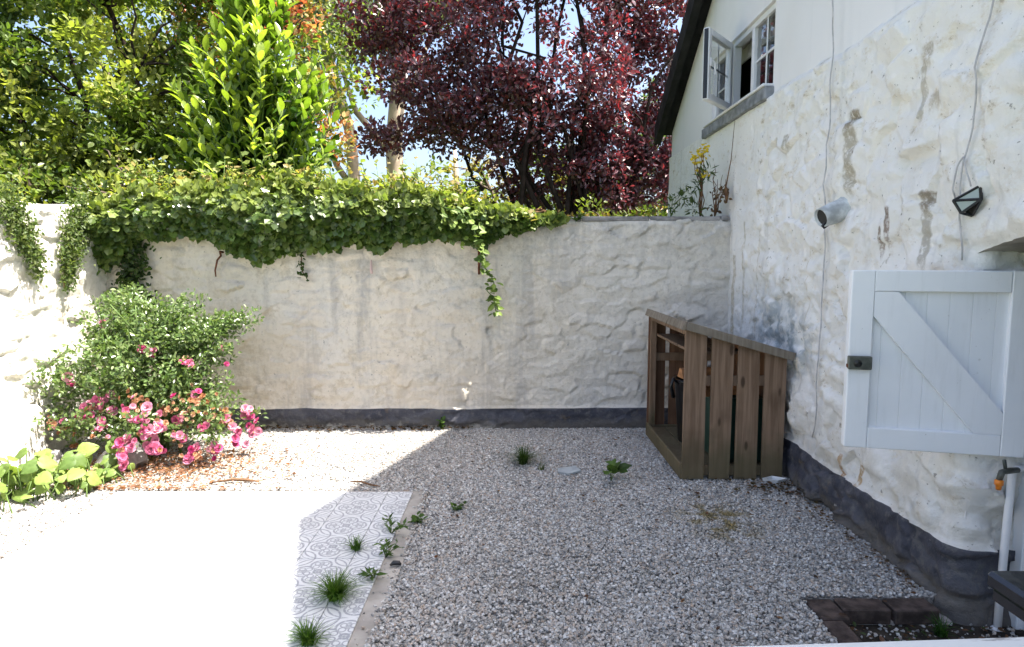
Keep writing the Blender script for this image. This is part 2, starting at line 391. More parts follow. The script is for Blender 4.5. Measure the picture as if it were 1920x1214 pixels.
class MB:
    def __init__(s): s.V = []; s.F = []
    def box(s, lo, hi, bev=.004, mat4=None):
        lo = np.array(lo, float); hi = np.array(hi, float); c = (lo + hi) / 2; h = (hi - lo) / 2; b = min(bev, h.min() * .45)
        base = len(s.V); idx = {}
        for sx in (-1, 1):
            for sy in (-1, 1):
                for sz in (-1, 1):
                    sg = np.array((sx, sy, sz))
                    for ax in range(3):
                        q = h - b; q = q.copy(); q[ax] = h[ax]
                        p = c + sg * q
                        idx[(sx, sy, sz, ax)] = len(s.V); s.V.append(p)
        def f(*k): s.F.append([idx[q] for q in k])
        for sg in (-1, 1):
            r = (lambda l: l) if sg == 1 else (lambda l: l[::-1])
            f(*r([(sg, -1, -1, 0), (sg, 1, -1, 0), (sg, 1, 1, 0), (sg, -1, 1, 0)]))
            f(*r([(1, sg, -1, 1), (-1, sg, -1, 1), (-1, sg, 1, 1), (1, sg, 1, 1)]))
            f(*r([(-1, -1, sg, 2), (1, -1, sg, 2), (1, 1, sg, 2), (-1, 1, sg, 2)]))
        for a in (-1, 1):
            for b_ in (-1, 1):
                r = (lambda l: l) if a * b_ == 1 else (lambda l: l[::-1])
                f(*r([(a, b_, -1, 0), (a, b_, -1, 1), (a, b_, 1, 1), (a, b_, 1, 0)]))
                f(*r([(-1, a, b_, 1), (-1, a, b_, 2), (1, a, b_, 2), (1, a, b_, 1)]))
                f(*r([(a, -1, b_, 2), (a, -1, b_, 0), (a, 1, b_, 0), (a, 1, b_, 2)]))
        for sx in (-1, 1):
            for sy in (-1, 1):
                for sz in (-1, 1):
                    l = [(sx, sy, sz, 0), (sx, sy, sz, 1), (sx, sy, sz, 2)]
                    f(*(l if sx * sy * sz == 1 else l[::-1]))
        if mat4 is not None:
            for i in range(base, len(s.V)): s.V[i] = np.array(mat4 @ Vector(s.V[i]))
        return s
    def tube(s, P, r, n=6, cap=True):
        P = [Vector(p) for p in P]
        if not hasattr(r, '__len__'): r = [r] * len(P)
        base = len(s.V); up = None
        for i, p in enumerate(P):
            t = (P[min(i + 1, len(P) - 1)] - P[max(i - 1, 0)]).normalized()
            if up is None: up = t.orthogonal().normalized()
            up = (up - t * up.dot(t)); up = up.normalized() if up.length > 1e-6 else t.orthogonal().normalized()
            sd_ = t.cross(up)
            for k in range(n):
                a = 2 * math.pi * k / n; q = p + (up * math.cos(a) + sd_ * math.sin(a)) * r[i]; s.V.append(np.array(q))
        for i in range(len(P) - 1):
            for k in range(n):
                a = base + i * n + k; b = base + i * n + (k + 1) % n
                s.F.append([a, b, b + n, a + n])
        if cap:
            s.F.append([base + k for k in range(n)][::-1]); e = base + (len(P) - 1) * n; s.F.append([e + k for k in range(n)])
        return s
    def lathe(s, prof, c, n=16):
        base = len(s.V)
        for r, z in prof:
            for k in range(n):
                a = 2 * math.pi * k / n; s.V.append(np.array((c[0] + r * math.cos(a), c[1] + r * math.sin(a), c[2] + z)))
        for i in range(len(prof) - 1):
            for k in range(n):
                a = base + i * n + k; b = base + i * n + (k + 1) % n; s.F.append([a, b, b + n, a + n])
        s.F.append([base + k for k in range(n)][::-1]); e = base + (len(prof) - 1) * n; s.F.append([e + k for k in range(n)])
        return s
    def poly(s, pts): b = len(s.V); s.V += [np.array(p, float) for p in pts]; s.F.append(list(range(b, b + len(pts)))); return s
    def prism(s, pts, ext):
        """extrude polygon pts by vector ext"""
        b = len(s.V); n = len(pts); s.V += [np.array(p, float) for p in pts] + [np.array(p, float) + np.array(ext, float) for p in pts]
        s.F.append(list(range(b, b + n))[::-1]); s.F.append(list(range(b + n, b + 2 * n)))
        for i in range(n): j = (i + 1) % n; s.F.append([b + i, b + j, b + n + j, b + n + i])
        return s
    def build(s, name, mat, parent=None, smooth=False): return obj(name, s.V, s.F, mat, parent, smooth)

# value noise (numpy)
class VN:
    def __init__(s, seed): s.t = np.random.default_rng(seed).random((256, 256))
    def __call__(s, x, y):
        xi = np.floor(x).astype(int); yi = np.floor(y).astype(int); fx = x - xi; fy = y - yi
        fx = fx * fx * (3 - 2 * fx); fy = fy * fy * (3 - 2 * fy); t = s.t
        a = t[xi % 256, yi % 256]; b = t[(xi + 1) % 256, yi % 256]; c = t[xi % 256, (yi + 1) % 256]; d = t[(xi + 1) % 256, (yi + 1) % 256]
        return (a * (1 - fx) + b * fx) * (1 - fy) + (c * (1 - fx) + d * fx) * fy
    def fbm(s, x, y, o=4):
        r = 0; a = .5
        for i in range(o): r = r + a * (s(x * 2 ** i + 17 * i, y * 2 ** i + 5 * i) - .5); a *= .5
        return r
def sstep(x, a, b):
    t = np.clip((x - a) / (b - a), 0, 1); return t * t * (3 - 2 * t)

class Rubble:
    """height field of rubble stones under limewash, over (u, v) in metres"""
    def __init__(s, u0, u1, v0, v1, seed, sw=.27, sh=.14, amp=.022, groove=.036):
        r = np.random.default_rng(seed); S = []; v = v0 - sh
        while v < v1 + sh:
            h = sh * r.uniform(.7, 1.35); u = u0 - sw + r.uniform(0, sw)
            while u < u1 + sw:
                wd = sw * r.uniform(.5, 1.5); S.append((u + wd / 2, v + h / 2 + r.normal(0, sh * .16))); u += wd
            v += h
        s.S = np.array(S); s.asp = sw / sh * .72; n = len(S)
        s.h = r.uniform(.35, 1.15, n); s.tu = r.normal(0, .05, n); s.tv = r.normal(0, .09, n); s.amp = amp; s.g = groove; s.n1 = VN(seed + 1); s.sh = sh
    def ev(s, u, v):
        shp = u.shape; u = u.ravel(); v = v.ravel()
        uu = u + .16 * s.n1.fbm(u * 5 + 3, v * 6, 3); vv = v + .10 * s.n1.fbm(u * 4 + 40, v * 6 + 9, 3)
        d1 = np.full(u.shape, 1e9); d2 = d1.copy(); id1 = np.zeros(u.shape, int)
        for i, (a, b) in enumerate(s.S):
            m = (np.abs(u - a) < .75) & (np.abs(v - b) < .5)
            if not m.any(): continue
            d = np.hypot((uu[m] - a) / s.asp, vv[m] - b)
            o1 = d1[m]; o2 = d2[m]; oi = id1[m]
            c1 = d < o1; o2 = np.where(c1, o1, np.minimum(o2, d)); oi = np.where(c1, i, oi); o1 = np.where(c1, d, o1)
            d1[m] = o1; d2[m] = o2; id1[m] = oi
        fill = sstep(s.n1.fbm(u * 3.1 + 11, v * 4.3 + 2, 3), -.18, .14)       # limewash has filled many joints
        e = 1 - (1 - sstep(d2 - d1, 0, s.g)) * fill * np.clip(.35 + 1.3 * (s.h[id1] - .35), 0, 1)
        tilt = s.tu[id1] * (u - s.S[id1, 0]) + s.tv[id1] * (v - s.S[id1, 1])
        z = s.amp * e * s.h[id1] + e * tilt * 1.2 + .03 * s.n1.fbm(u * 1.6, v * 3.0, 3) + .014 * s.n1.fbm(u * 7 + 5, v * 12, 3) + .015 * s.n1.fbm(u * 14 + 50, v * 24 + 7, 3)
        return z.reshape(shp), id1.reshape(shp)

def grid_normals(P):
    du = np.gradient(P, axis=0); dv = np.gradient(P, axis=1); n = np.cross(du, dv); n /= np.linalg.norm(n, axis=2, keepdims=True) + 1e-9
    return n
def piece(name, P, N, cells, mat, parent, flip=False):
    """cells: list of (i,j) quads of the grid P as one smooth mesh with the whole grid's normals"""
    ii, jj = cells[:, 0], cells[:, 1]; W = P.shape[1]
    q = np.stack([ii * W + jj, (ii + 1) * W + jj, (ii + 1) * W + jj + 1, ii * W + jj + 1], 1)
    if flip: q = q[:, ::-1]
    un, inv = np.unique(q, return_inverse=True); q = inv.reshape(q.shape)
    V = P.reshape(-1, 3)[un]; nn = N.reshape(-1, 3)[un]
    if flip: nn = -nn
    me = np_mesh(name, V, q, mat, None, True)
    me.normals_split_custom_set_from_vertices([tuple(map(float, x)) for x in nn])
    return link(bpy.data.objects.new(name, me), parent)

# ------------------------------------------------------------------ GROUND
def structure(o): o['kind'] = 'structure'; return o
structure(obj('ground', [(-300, -300, -.16), (300, -300, -.16), (300, 600, -.16), (-300, 600, -.16)], [(0, 1, 2, 3)], M['meadow']))
PIT = (1.53, 2.42, 1.9, 2.90)     # drain pit beside the doorway
def slab(name, rects, z, mat, depth=.14):
    m = MB()
    for (x0, x1, y0, y1) in rects: m.box((x0, y0, z - depth), (x1, y1, z), .001)
    return structure(m.build(name, mat))
slab('gravel_bed', [(-4.3, -2.83, .2, 6.3), (-2.83, -.60, 4.46, 6.3), (-.60, 1.42, .2, 6.3), (1.42, 2.3, 3.02, 6.3), (1.42, 1.43, 1.0, 3.02)], -.012, M['ground'])
slab('drain_floor', [(1.43, 2.7, 1.0, 3.02)], -.075, M['soil'], .08)

# gravel stones: uncountable, one object made with geometry nodes
def stone_src(seed):
    r = np.random.default_rng(seed)
    V = np.array([(x, y, z) for x in (-1, 1) for y in (-1, 1) for z in (-1, 1)], float)
    V = V * np.array([1, r.uniform(.6, .9), r.uniform(.45, .7)]) + r.normal(0, .22, (8, 3))
    V *= .0058
    F = [(0, 1, 3, 2), (4, 6, 7, 5), (0, 4, 5, 1), (2, 3, 7, 6), (0, 2, 6, 4), (1, 5, 7, 3)]
    return mesh_from('gravel_chip', V, F, M['gravel'])
src_col = bpy.data.collections.new('gravel_chips')
for i in range(7): src_col.objects.link(bpy.data.objects.new('gravel_chip', stone_src(50 + i)))
rg = np.random.default_rng(4)
def gravel_points(n, rect, z):
    x0, x1, y0, y1 = rect; p = np.stack([rg.uniform(x0, x1, n), rg.uniform(y0, y1, n), np.zeros(n)], 1)
    vn = VN(77); p[:, 2] = z + .03 * vn.fbm(p[:, 0] * 2, p[:, 1] * 2, 3) + rg.normal(0, .003, n)
    thin = vn.fbm(p[:, 0] * 1.5 + 9, p[:, 1] * 1.5, 3); return p[rg.random(n) > np.clip(thin * 2.2 - .1, 0, .6)]
pts = np.concatenate([gravel_points(int(11500 * (b - a) * (d - c)), (a, b, c, d), 0) for a, b, c, d in
    [(-4.0, -2.84, 2.6, 6.2), (-2.84, -.60, 4.47, 6.22), (-.59, 1.42, 2.2, 6.22), (1.42, 2.12, 3.02, 6.22)]]
    + [gravel_points(700, (1.5, 2.4, 2.3, 2.95), -.072), gravel_points(500, (-.63, -.58, 2.4, 4.5), .010), gravel_points(60, (-.70, -.6, 2.4, 4.5), .012), gravel_points(90, (-2.8, -.7, 4.43, 4.5), .012)])
gm = bpy.data.meshes.new('gravel'); gm.vertices.add(len(pts)); gm.vertices.foreach_set('co', pts.astype(np.float32).ravel())
go = bpy.data.objects.new('gravel', gm); col.objects.link(go); gm.materials.append(M['gravel'])
tag(go, 'loose pink, white and grey gravel covering the courtyard', 'gravel', kind='stuff')
ng = bpy.data.node_groups.new('gravel_scatter', 'GeometryNodeTree')
ng.interface.new_socket('Geometry', in_out='INPUT', socket_type='NodeSocketGeometry'); ng.interface.new_socket('Geometry', in_out='OUTPUT', socket_type='NodeSocketGeometry')
gi = ng.nodes.new('NodeGroupInput'); gout = ng.nodes.new('NodeGroupOutput'); iop = ng.nodes.new('GeometryNodeInstanceOnPoints')
ci = ng.nodes.new('GeometryNodeCollectionInfo'); ci.inputs[0].default_value = src_col; ci.inputs['Separate Children'].default_value = True; ci.inputs['Reset Children'].default_value = True
rr = ng.nodes.new('FunctionNodeRandomValue'); rr.data_type = 'FLOAT_VECTOR'; rr.inputs[0].default_value = (-.6, -.6, 0); rr.inputs[1].default_value = (.6, .6, 6.28)
rs = ng.nodes.new('FunctionNodeRandomValue'); rs.data_type = 'FLOAT'; rs.inputs[2].default_value = .35; rs.inputs[3].default_value = 1.45; rs.inputs['Seed'].default_value = 3
L = ng.links.new
L(gi.outputs[0], iop.inputs['Points']); L(ci.outputs[0], iop.inputs['Instance']); iop.inputs['Pick Instance'].default_value = True
L(rr.outputs[0], iop.inputs['Rotation']); L(rs.outputs[1], iop.inputs['Scale']); L(iop.outputs[0], gout.inputs[0])
md = go.modifiers.new('scatter', 'NODES'); md.node_group = ng

# patio of patterned tiles ------------------------------------------
T = .295; PX1 = -.705; PY1 = 4.42
structure(MB().box((-2.83, .3, -.13), (-.60, 4.46, .006), .004).build('patio_screed', M['concrete']))
patio = structure(bpy.data.objects.new('patio', None)); col.objects.link(patio); patio.location = (-1.75, 3, 0)
tile_meshes = {}
def tile(cx, cy, x0, x1, y0, y1):
    k = tuple(round(q, 4) for q in (x0, x1, y0, y1))
    if k not in tile_meshes:
        m = MB().box((x0 + .0015, y0 + .0015, -.009), (x1 - .0015, y1 - .0015, 0), .0012); tile_meshes[k] = mesh_from('tile', m.V, m.F, M['tile'])
    rt = random.Random(int(cx * 1000) * 7 + int(cy * 1000))
    return inst('tile', tile_meshes[k], Matrix.Translation((cx, cy, .0165 + rt.uniform(-.0008, .0008))) @ Euler((rt.uniform(-.002, .002), rt.uniform(-.002, .002), 0)).to_matrix().to_4x4(), patio)
h2 = T / 2
gx0 = -.882                                            # first full joint in from the right edge
ygrid = [2.80 + .0]                                    # a joint of the rows
for ix in range(-1, 7):
    xr = gx0 - ix * T; xl = xr - T; cx = (xl + xr) / 2
    ax1 = min(xr, PX1); ax0 = max(xl, -2.80)
    if ax1 - ax0 < .03: continue
    for iy in range(-6, 6):
        yb = 2.80 + iy * T; ye = yb + T; cy = (yb + ye) / 2; ay1 = min(ye, PY1)
        if ay1 - yb < .03 or yb < .9: continue
        tile(cx, cy, ax0 - cx, ax1 - cx, yb - cy, ay1 - cy)

# ------------------------------------------------------------------ BACK GARDEN WALL
BY = 6.246
def wob(u, seed, a=.02): return a * 2 * VN(seed).fbm(u * 1.7, u * 0 + 3, 3)
def rubble_wall(name, label, origin, udir, ndir, u0, u1, top, seed, mats, step=.018, plinth=.2, thick=.42, amp=.022, sw=.27, sh=.14, flip=False, topfun=None):
    rb = Rubble(u0, u1, 0, top, seed, sw, sh, amp)
    nu = int((u1 - u0) / step); nv = int((top + .12) / step)
    u = np.linspace(u0, u1, nu); v = np.linspace(-.12, top, nv)
    jp = int(np.argmin(np.abs(v - plinth))) if plinth else 0
    U, Vv = np.meshgrid(u, v, indexing='ij')
    if topfun is not None: Vv = -.12 + (Vv + .12) * ((topfun(U) + .12) / (top + .12))
    if plinth: Vv = Vv + (wob(U, seed + 9, .022) + (plinth - v[jp])) * np.exp(-((Vv - plinth) / .09) ** 2)
    Hh, ids = rb.ev(U, Vv)
    if plinth:
        below = np.arange(nv)[None, :] <= jp
        soft = np.exp(-np.maximum(0, Vv - plinth) / .02)
        Hh = Hh * np.where(below, .9, 1) + np.where(below, .022, .022 * soft * 0)
    Hh = Hh - .03 * sstep(Vv, top - .05, top)            # rounded top arris
    o = np.array(origin, float); ud = np.array(udir, float); nd = np.array(ndir, float)
    P = o + U[..., None] * ud + Hh[..., None] * nd + Vv[..., None] * np.array((0, 0, 1.))
    N = grid_normals(P)
    # body behind the skin
    root = empty(name, tuple(o + ud * (u0 + u1) / 2)); tag(root, label, 'wall')
    b = [o + ud * u0 - nd * .03, o + ud * u1 - nd * .03, o + ud * u1 - nd * thick, o + ud * u0 - nd * thick]
    zt = [top if topfun is None else float(topfun(np.array(q))) for q in (u0, u1, u1, u0)]
    mb = MB(); V0 = [(*q[:2], -.14) for q in b]; V1 = [(*q[:2], z - .03) for q, z in zip(b, zt)]
    obj('core', V0 + V1, [(3, 2, 1, 0), (4, 5, 6, 7), (0, 1, 5, 4), (1, 2, 6, 5), (2, 3, 7, 6), (3, 0, 4, 7)], mats[0], root)
    cid = ids[:-1, :-1].copy(); I, J = np.meshgrid(np.arange(nu - 1), np.arange(nv - 1), indexing='ij')
    allc = np.stack([I.ravel(), J.ravel()], 1); cf = cid.ravel(); bel = allc[:, 1] < jp
    if plinth: piece('plinth', P, N, allc[bel], mats[1], root, flip)
    for k in np.unique(cf[~bel]):
        sel = (~bel) & (cf == k)
        piece('stone', P, N, allc[sel], mats[0], root, flip)
    return root, P
wall_back, PB = rubble_wall('garden_wall', 'limewashed rubble stone back wall with dark painted foot and ivy over its top', (0, BY, 0), (1, 0, 0), (0, -1, 0), -4.05, 2.14, 2.06, 11, (M['lime_back'], M['plinth']), .0165, .2, .42, .014, .30, .105)
cp = MB(); rc = random.Random(5); x = -4.0
while x < 2.10:
    x2 = min(2.10, x + rc.uniform(.35, .7)); cp.V, cp.F = [], []
    cp.box((x + .004, BY - .005 + rc.uniform(-.012, .01), 2.03), (x2 - .004, BY + .42, 2.075 + rc.uniform(0, .02)), .014)
    cp.build('coping_stone', M['coping'], wall_back); x = x2

# ------------------------------------------------------------------ LEFT GARDEN WALL
LX = -3.95
wall_left, PL = rubble_wall('garden_wall', 'sunlit cream rubble stone side wall at the left edge behind the pink roses', (LX, 0, 0), (0, 1, 0), (1, 0, 0), 2.2, 6.25, 2.12, 23, (M['lime_left'], M['lime_left']), .018, 0, .45, .022, .42, .105, True)
for i in range(7):
    y = 2.2 + i * .62; m = MB(); m.box((LX - .44, y, 2.07), (LX - .0 + random.Random(i).uniform(-.02, .02), y + .6, 2.14 + random.Random(i + 9).uniform(-.02, .03)), .03); m.build('coping_stone', M['lime_left'], wall_left)
m = MB(); m.box((LX - .05, 4.05, -.12), (LX + .17, 5.12, .50), .05); m.build('footing_ledge', M['lime_left'], wall_left)

# ------------------------------------------------------------------ HOUSE
HX = 2.12; YC = 2.93; RY = 3.42; EY = 8.8; EZ = 3.36; SL = .667
def roofz(y): return EZ + SL * (EY - y) if y >= RY else EZ + SL * (EY - RY) - SL * (RY - y)
house = empty('cottage', (HX, 5, 0)); tag(house, 'white limewashed cottage gable with open casement window and half door on the right', 'house')
hr = Rubble(-1.5, 9.2, 0, 3.1, 31, .30, .19, .022, .05)
hn = VN(91)
def hdisp(y, z):
    d, _ = hr.ev(y, z)
    fade = (1 - .85 * sstep(y, 4.9, 6.4)) * (1 - .45 * sstep(z, 2.3, 3.0))
    d = d * 1.35 + .07 * hn.fbm(y * 1.7, z * 1.7, 3) + .10 * np.maximum(0, hn.fbm(y * 3.6, z * 4.4, 3) - .04) - .09 * np.maximum(0, hn.fbm(y * 5.2 + 30, z * 6.4 + 8, 3) - .08) + .028 * hn.fbm(y * 13 + 3, z * 15, 3)
    return d * fade
TOPZ = 3.03
def house_skin(name, ys, zs, xoff, corner, zlow=None, split=True):
    U, Z = np.meshgrid(ys, zs, indexing='ij')
    if zlow is not None:
        lo = zlow(U); t = (Z - zs[0]) / (zs[-1] - zs[0]); Z = lo + t * (zs[-1] - lo)
    return U, Z
# main skin: path runs along the reveal, round the corner, along the wall
rad = .07
def path(s):
    """s<0: along the reveal (facing the camera), then arc, then wall"""
    arc = rad * math.pi / 2
    x = np.where(s < 0, HX + rad - s, np.where(s < arc, HX + rad - rad * np.sin(np.clip(s, 0, arc) / rad), HX))
    y = np.where(s < 0, YC, np.where(s < arc, YC + rad - rad * np.cos(np.clip(s, 0, arc) / rad), YC + rad + s - arc))
    nx = np.where(s < 0, 0, np.where(s < arc, -np.sin(np.clip(s, 0, arc) / rad), -1)); ny = np.where(s < 0, -1, np.where(s < arc, -np.cos(np.clip(s, 0, arc) / rad), 0))
    return x, y, nx, ny
step = .016
S = np.concatenate([np.arange(-.22, 0, step), np.arange(0, EY - YC - rad + .11, step)])
Zs = np.arange(-.14, TOPZ + .01, step); jp = int(np.argmin(np.abs(Zs - .285)))
SS, ZZ = np.meshgrid(S, Zs, indexing='ij')
ZZ = ZZ + wob(SS, 66, .03) * np.exp(-((ZZ - .285) / .09) ** 2)
px, py, pnx, pny = path(SS)
yy = np.where(SS < 0, YC + SS * 1.0, py)
Dh = hdisp(yy, ZZ); bel = (np.arange(len(Zs)) <= jp)[None, :]
Dh = Dh + np.where(bel, .018, 0) - .05 * sstep(ZZ, TOPZ - .06, TOPZ) * (1 - sstep(py, 5.2, 6))
Dh = np.where(py > 6.3, np.minimum(Dh, .012), Dh)
PH = np.stack([px + pnx * Dh, py + pny * Dh, ZZ], 2); NH = grid_normals(PH)
I, J = np.meshgrid(np.arange(len(S) - 1), np.arange(len(Zs) - 1), indexing='ij'); allc = np.stack([I.ravel(), J.ravel()], 1)
lowm = allc[:, 1] < jp
piece('rough_wall', PH, NH, allc[~lowm], M['lime_house'], house, True)
piece('plinth', PH, NH, allc[lowm], M['plinth'], house, True)
# skin over the doorway with its arched foot
ys = np.arange(1.86, YC + rad + .001, step); ys[-1] = YC + rad
def archz(y): return 1.635 + .13 * np.sqrt(np.clip(1 - ((y - 2.42) / .57) ** 2, 0, 1))
t = np.linspace(0, 1, 72); UU, TT = np.meshgrid(ys, t, indexing='ij'); lo = archz(UU); Zo = lo + (TOPZ - lo) * TT
Do = hdisp(UU, Zo) - .05 * sstep(Zo, TOPZ - .06, TOPZ) - .02 * (1 - sstep(Zo, lo, lo + .05))
PO = np.stack([HX - Do, UU, Zo], 2)
def whole(P): a, b = np.meshgrid(np.arange(P.shape[0] - 1), np.arange(P.shape[1] - 1), indexing='ij'); return np.stack([a.ravel(), b.ravel()], 1)
piece('rough_wall', PO, grid_normals(PO), whole(PO), M['lime_house'], house, True)
# soffit of the arch
V = []; F = []
for i, y in enumerate(ys): V += [tuple(PO[i, 0]), (HX + .16, y, float(archz(np.array(y))) - .0), (HX + .32, y, float(archz(np.array(y))) - .01)]
for i in range(len(ys) - 1): F += [(3 * i, 3 * i + 3, 3 * i + 4, 3 * i + 1), (3 * i + 1, 3 * i + 4, 3 * i + 5, 3 * i + 2)]
obj('arch_soffit', V, F, M['stone_soffit'], house, True)
# near side of the doorway
ys2 = np.arange(-1.2, 1.88, .03); zs2 = np.arange(-.14, TOPZ, .03); U2, Z2 = np.meshgrid(ys2, zs2, indexing='ij'); P2 = np.stack([HX - hdisp(U2, Z2), U2, Z2], 2)
piece('rough_wall', P2, grid_normals(P2), whole(P2), M['lime_house'], house, True)
MB().box((HX + .0, 1.80, -.14), (HX + .30, 1.872, 1.66), .01).build('door_reveal', M['lime_house'], house)
# smooth upper gable, 3 cm behind the rough face, with the window opening
WY0, WY1, WZ0, WZ1 = 5.44, 7.08, 3.085, 3.785; GX = HX + .03
m = MB()
def colq(y0, y1, z0a, z1=None):
    if z1 is None: m.poly([(GX, y1, z0a), (GX, y0, z0a), (GX, y0, roofz(y0)), (GX, y1, roofz(y1))])
    else: m.poly([(GX, y1, z0a), (GX, y0, z0a), (GX, y0, z1), (GX, y1, z1)])
colq(-2, 1.85, -.1); colq(1.85, YC + .0, 1.78); colq(YC, RY, -.1); colq(RY, WY0, -.1); colq(WY0, WY1, -.1, WZ0); colq(WY0, WY1, WZ1); colq(WY1, EY, -.1)
for (a, b) in (((WY0, WZ0), (WY1, WZ0)), ((WY1, WZ0), (WY1, WZ1)), ((WY1, WZ1), (WY0, WZ1)), ((WY0, WZ1), (WY0, WZ0))):
    m.poly([(GX, *a), (GX, *b), (GX + .22, *b), (GX + .22, *a)])
m.build('upper_gable', M['render'], house)
m = MB(); m.poly([(GX, EY, -.1), (8, EY, -.1), (8, EY, EZ), (GX, EY, EZ)]); m.poly([(8, -2, -.1), (8, EY, -.1), (8, EY, EZ), (8, RY, roofz(RY)), (8, -2, roofz(-2))]); m.poly([(GX, -2, -.1), (8, -2, -.1), (8, -2, roofz(-2)), (GX, -2, roofz(-2))])
m.build('outer_walls', M['render'], house)
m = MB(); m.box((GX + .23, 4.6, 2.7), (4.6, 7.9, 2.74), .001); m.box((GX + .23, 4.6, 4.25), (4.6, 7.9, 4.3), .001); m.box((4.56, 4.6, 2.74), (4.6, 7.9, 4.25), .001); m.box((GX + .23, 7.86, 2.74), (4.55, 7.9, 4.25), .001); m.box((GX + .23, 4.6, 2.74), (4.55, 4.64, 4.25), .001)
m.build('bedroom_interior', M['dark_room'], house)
# roof: two thick slopes with overhanging black verge
def roof_slope(ya, za, yb, zb, th, name, x0=1.96, mat=None):
    d = Vector((0, yb - ya, zb - za)).normalized(); nrm = Vector((0, -d.z, d.y)); nrm = nrm if nrm.z > 0 else -nrm
    A = Vector((0, ya, za)); B = Vector((0, yb, zb)); pts = [A, B, B + nrm * th, A + nrm * th]
    return MB().prism([(x0, q.y, q.z) for q in pts], (8.2 - x0, 0, 0)).build(name, mat or M['black_roof'], house)
roof_slope(8.86, roofz(EY) - SL * .06 + .02, RY, roofz(RY) + .02, .16, 'roof')
roof_slope(RY, roofz(RY) + .021, -2.6, roofz(-2) - SL * .6 + .02, .16, 'roof')
def barge(ya, za, yb, zb):
    m = MB(); n = 14; rb = random.Random(3)
    top = []; bot = []
    for i in range(n + 1):
        t_ = i / n; y = ya + (yb - ya) * t_; z = za + (zb - za) * t_; bow = -.05 * math.sin(math.pi * t_) + rb.uniform(-.008, .008)
        top.append((y, z + .215 + bow)); bot.append((y, z - .04 + bow + rb.uniform(-.012, .012)))
    for i in range(n): m.prism([(1.935, *bot[i]), (1.935, *bot[i + 1]), (1.935, *top[i + 1]), (1.935, *top[i])], (.09, 0, 0))
    return m.build('barge_board', M['black_roof'], house)
barge(8.9, roofz(EY) - SL * .10 - .03, RY, roofz(RY) + .02); barge(RY, roofz(RY) + .02, -2.6, roofz(-2) - SL * .6 + .02)

# window: near fixed light, middle opening light (its sash swung out), far fixed light
win = empty('window', (GX, 6.2, WZ0)); win.parent = house; win.matrix_parent_inverse = house.matrix_basis.inverted()
FX0, FX1 = GX + .03, GX + .10
M1, M2 = 6.00, 6.52
m = MB(); m.box((FX0, WY0, WZ0), (FX1, WY1, WZ0 + .05)); m.box((FX0, WY0, WZ1 - .05), (FX1, WY1, WZ1)); m.box((FX0, WY0, WZ0 + .05), (FX1, WY0 + .045, WZ1 - .05)); m.box((FX0, WY1 - .045, WZ0 + .05), (FX1, WY1, WZ1 - .05))
m.box((FX0 - .002, M1 - .03, WZ0 + .05), (FX1, M1 + .03, WZ1 - .05)); m.box((FX0 - .002, M2 - .03, WZ0 + .05), (FX1, M2 + .03, WZ1 - .05)); m.build('frame', M['upvc'], win)
def light(y0, y1, bars=True):
    z0, z1 = WZ0 + .05, WZ1 - .05
    MB().box((FX0 + .03, y0, z0), (FX0 + .036, y1, z1), .0005).build('pane', M['glass'], win)
    ym = (y0 + y1) / 2; zm = (z0 + z1) / 2
    MB().box((FX0 + .018, ym - .010, z0), (FX0 + .028, ym + .010, z1), .002).build('glazing_bar', M['upvc'], win)
    MB().box((FX0 + .0165, y0, zm - .010), (FX0 + .0175 + .010, y1, zm + .010), .002).build('glazing_bar', M['upvc'], win)
light(WY0 + .045, M1 - .03); light(M2 + .03, WY1 - .045)
MB().box((FX1 + .06, M1 - .6, WZ1 - .16), (FX1 + .08, WY1, WZ1 - .02), .004).build('blind', plain('cream_blind', (.45, .42, .36), .9, .1), win)
m = MB(); m.box((HX - .045, WY0 - .03, WZ0 - .105), (GX + .03, WY1 + .10, WZ0 - .004), .008); m.build('sill', M['slate_sill'], house)
MB().box((HX - .06, WY0 - .01, WZ0 - .003), (FX0 + .01, WY1 + .01, WZ0 + .022), .006).build('white_sill_board', M['upvc'], win)
# open sash
sash = empty('open_sash', (GX - .01, M2 - .04, WZ0 + .06)); sash.parent = house; sash.matrix_parent_inverse = house.matrix_basis.inverted()
sm = Matrix.Translation((GX - .012, M2 - .035, 0)) @ Matrix.Rotation(R(180 + 90 - 39), 4, 'Z')   # local +x runs from the hinge outwards
SW = .60; z0, z1 = WZ0 + .035, WZ1 - .03
fr = .062
def sb(name, lo, hi, mat, bev=.005): return MB().box(lo, hi, bev, sm).build(name, mat, sash)
m = MB(); m.box((0, -.03, z0), (fr, .03, z1), .006, sm); m.box((SW - fr, -.03, z0), (SW, .03, z1), .006, sm); m.box((fr, -.03, z0), (SW - fr, .03, z0 + fr), .006, sm); m.box((fr, -.03, z1 - fr), (SW - fr, .03, z1), .006, sm)
m.build('sash_frame', M['upvc'], sash)
sb('pane', (fr, -.003, z0 + fr), (SW - fr, .003, z1 - fr), M['glass'], .0005)
sb('glazing_bar', (SW / 2 - .009, -.012, z0 + fr), (SW / 2 + .009, -.004, z1 - fr), M['upvc'], .002); sb('glazing_bar', (fr, -.0125, (z0 + z1) / 2 - .009), (SW - fr, -.0035, (z0 + z1) / 2 + .009), M['upvc'], .002)
for sg in (1, -1):
    if sg == 1: pass
m = MB(); hz = (z0 + z1) / 2
for side in (1,):
    m.box((SW - .045, .03, hz - .02), (SW - .02, .045, hz + .05), .004, sm); m.tube([sm @ Vector((SW - .033, .05, hz + .03)), sm @ Vector((SW - .06, .062, hz + .01)), sm @ Vector((SW - .075, .062, hz - .09))], .009, 6)
m.build('handle', M['upvc'], sash)
sb('seal', (SW + .0005, -.02, z0 + .01), (SW + .003, .02, z1 - .01), M['black_plastic'], .0005)

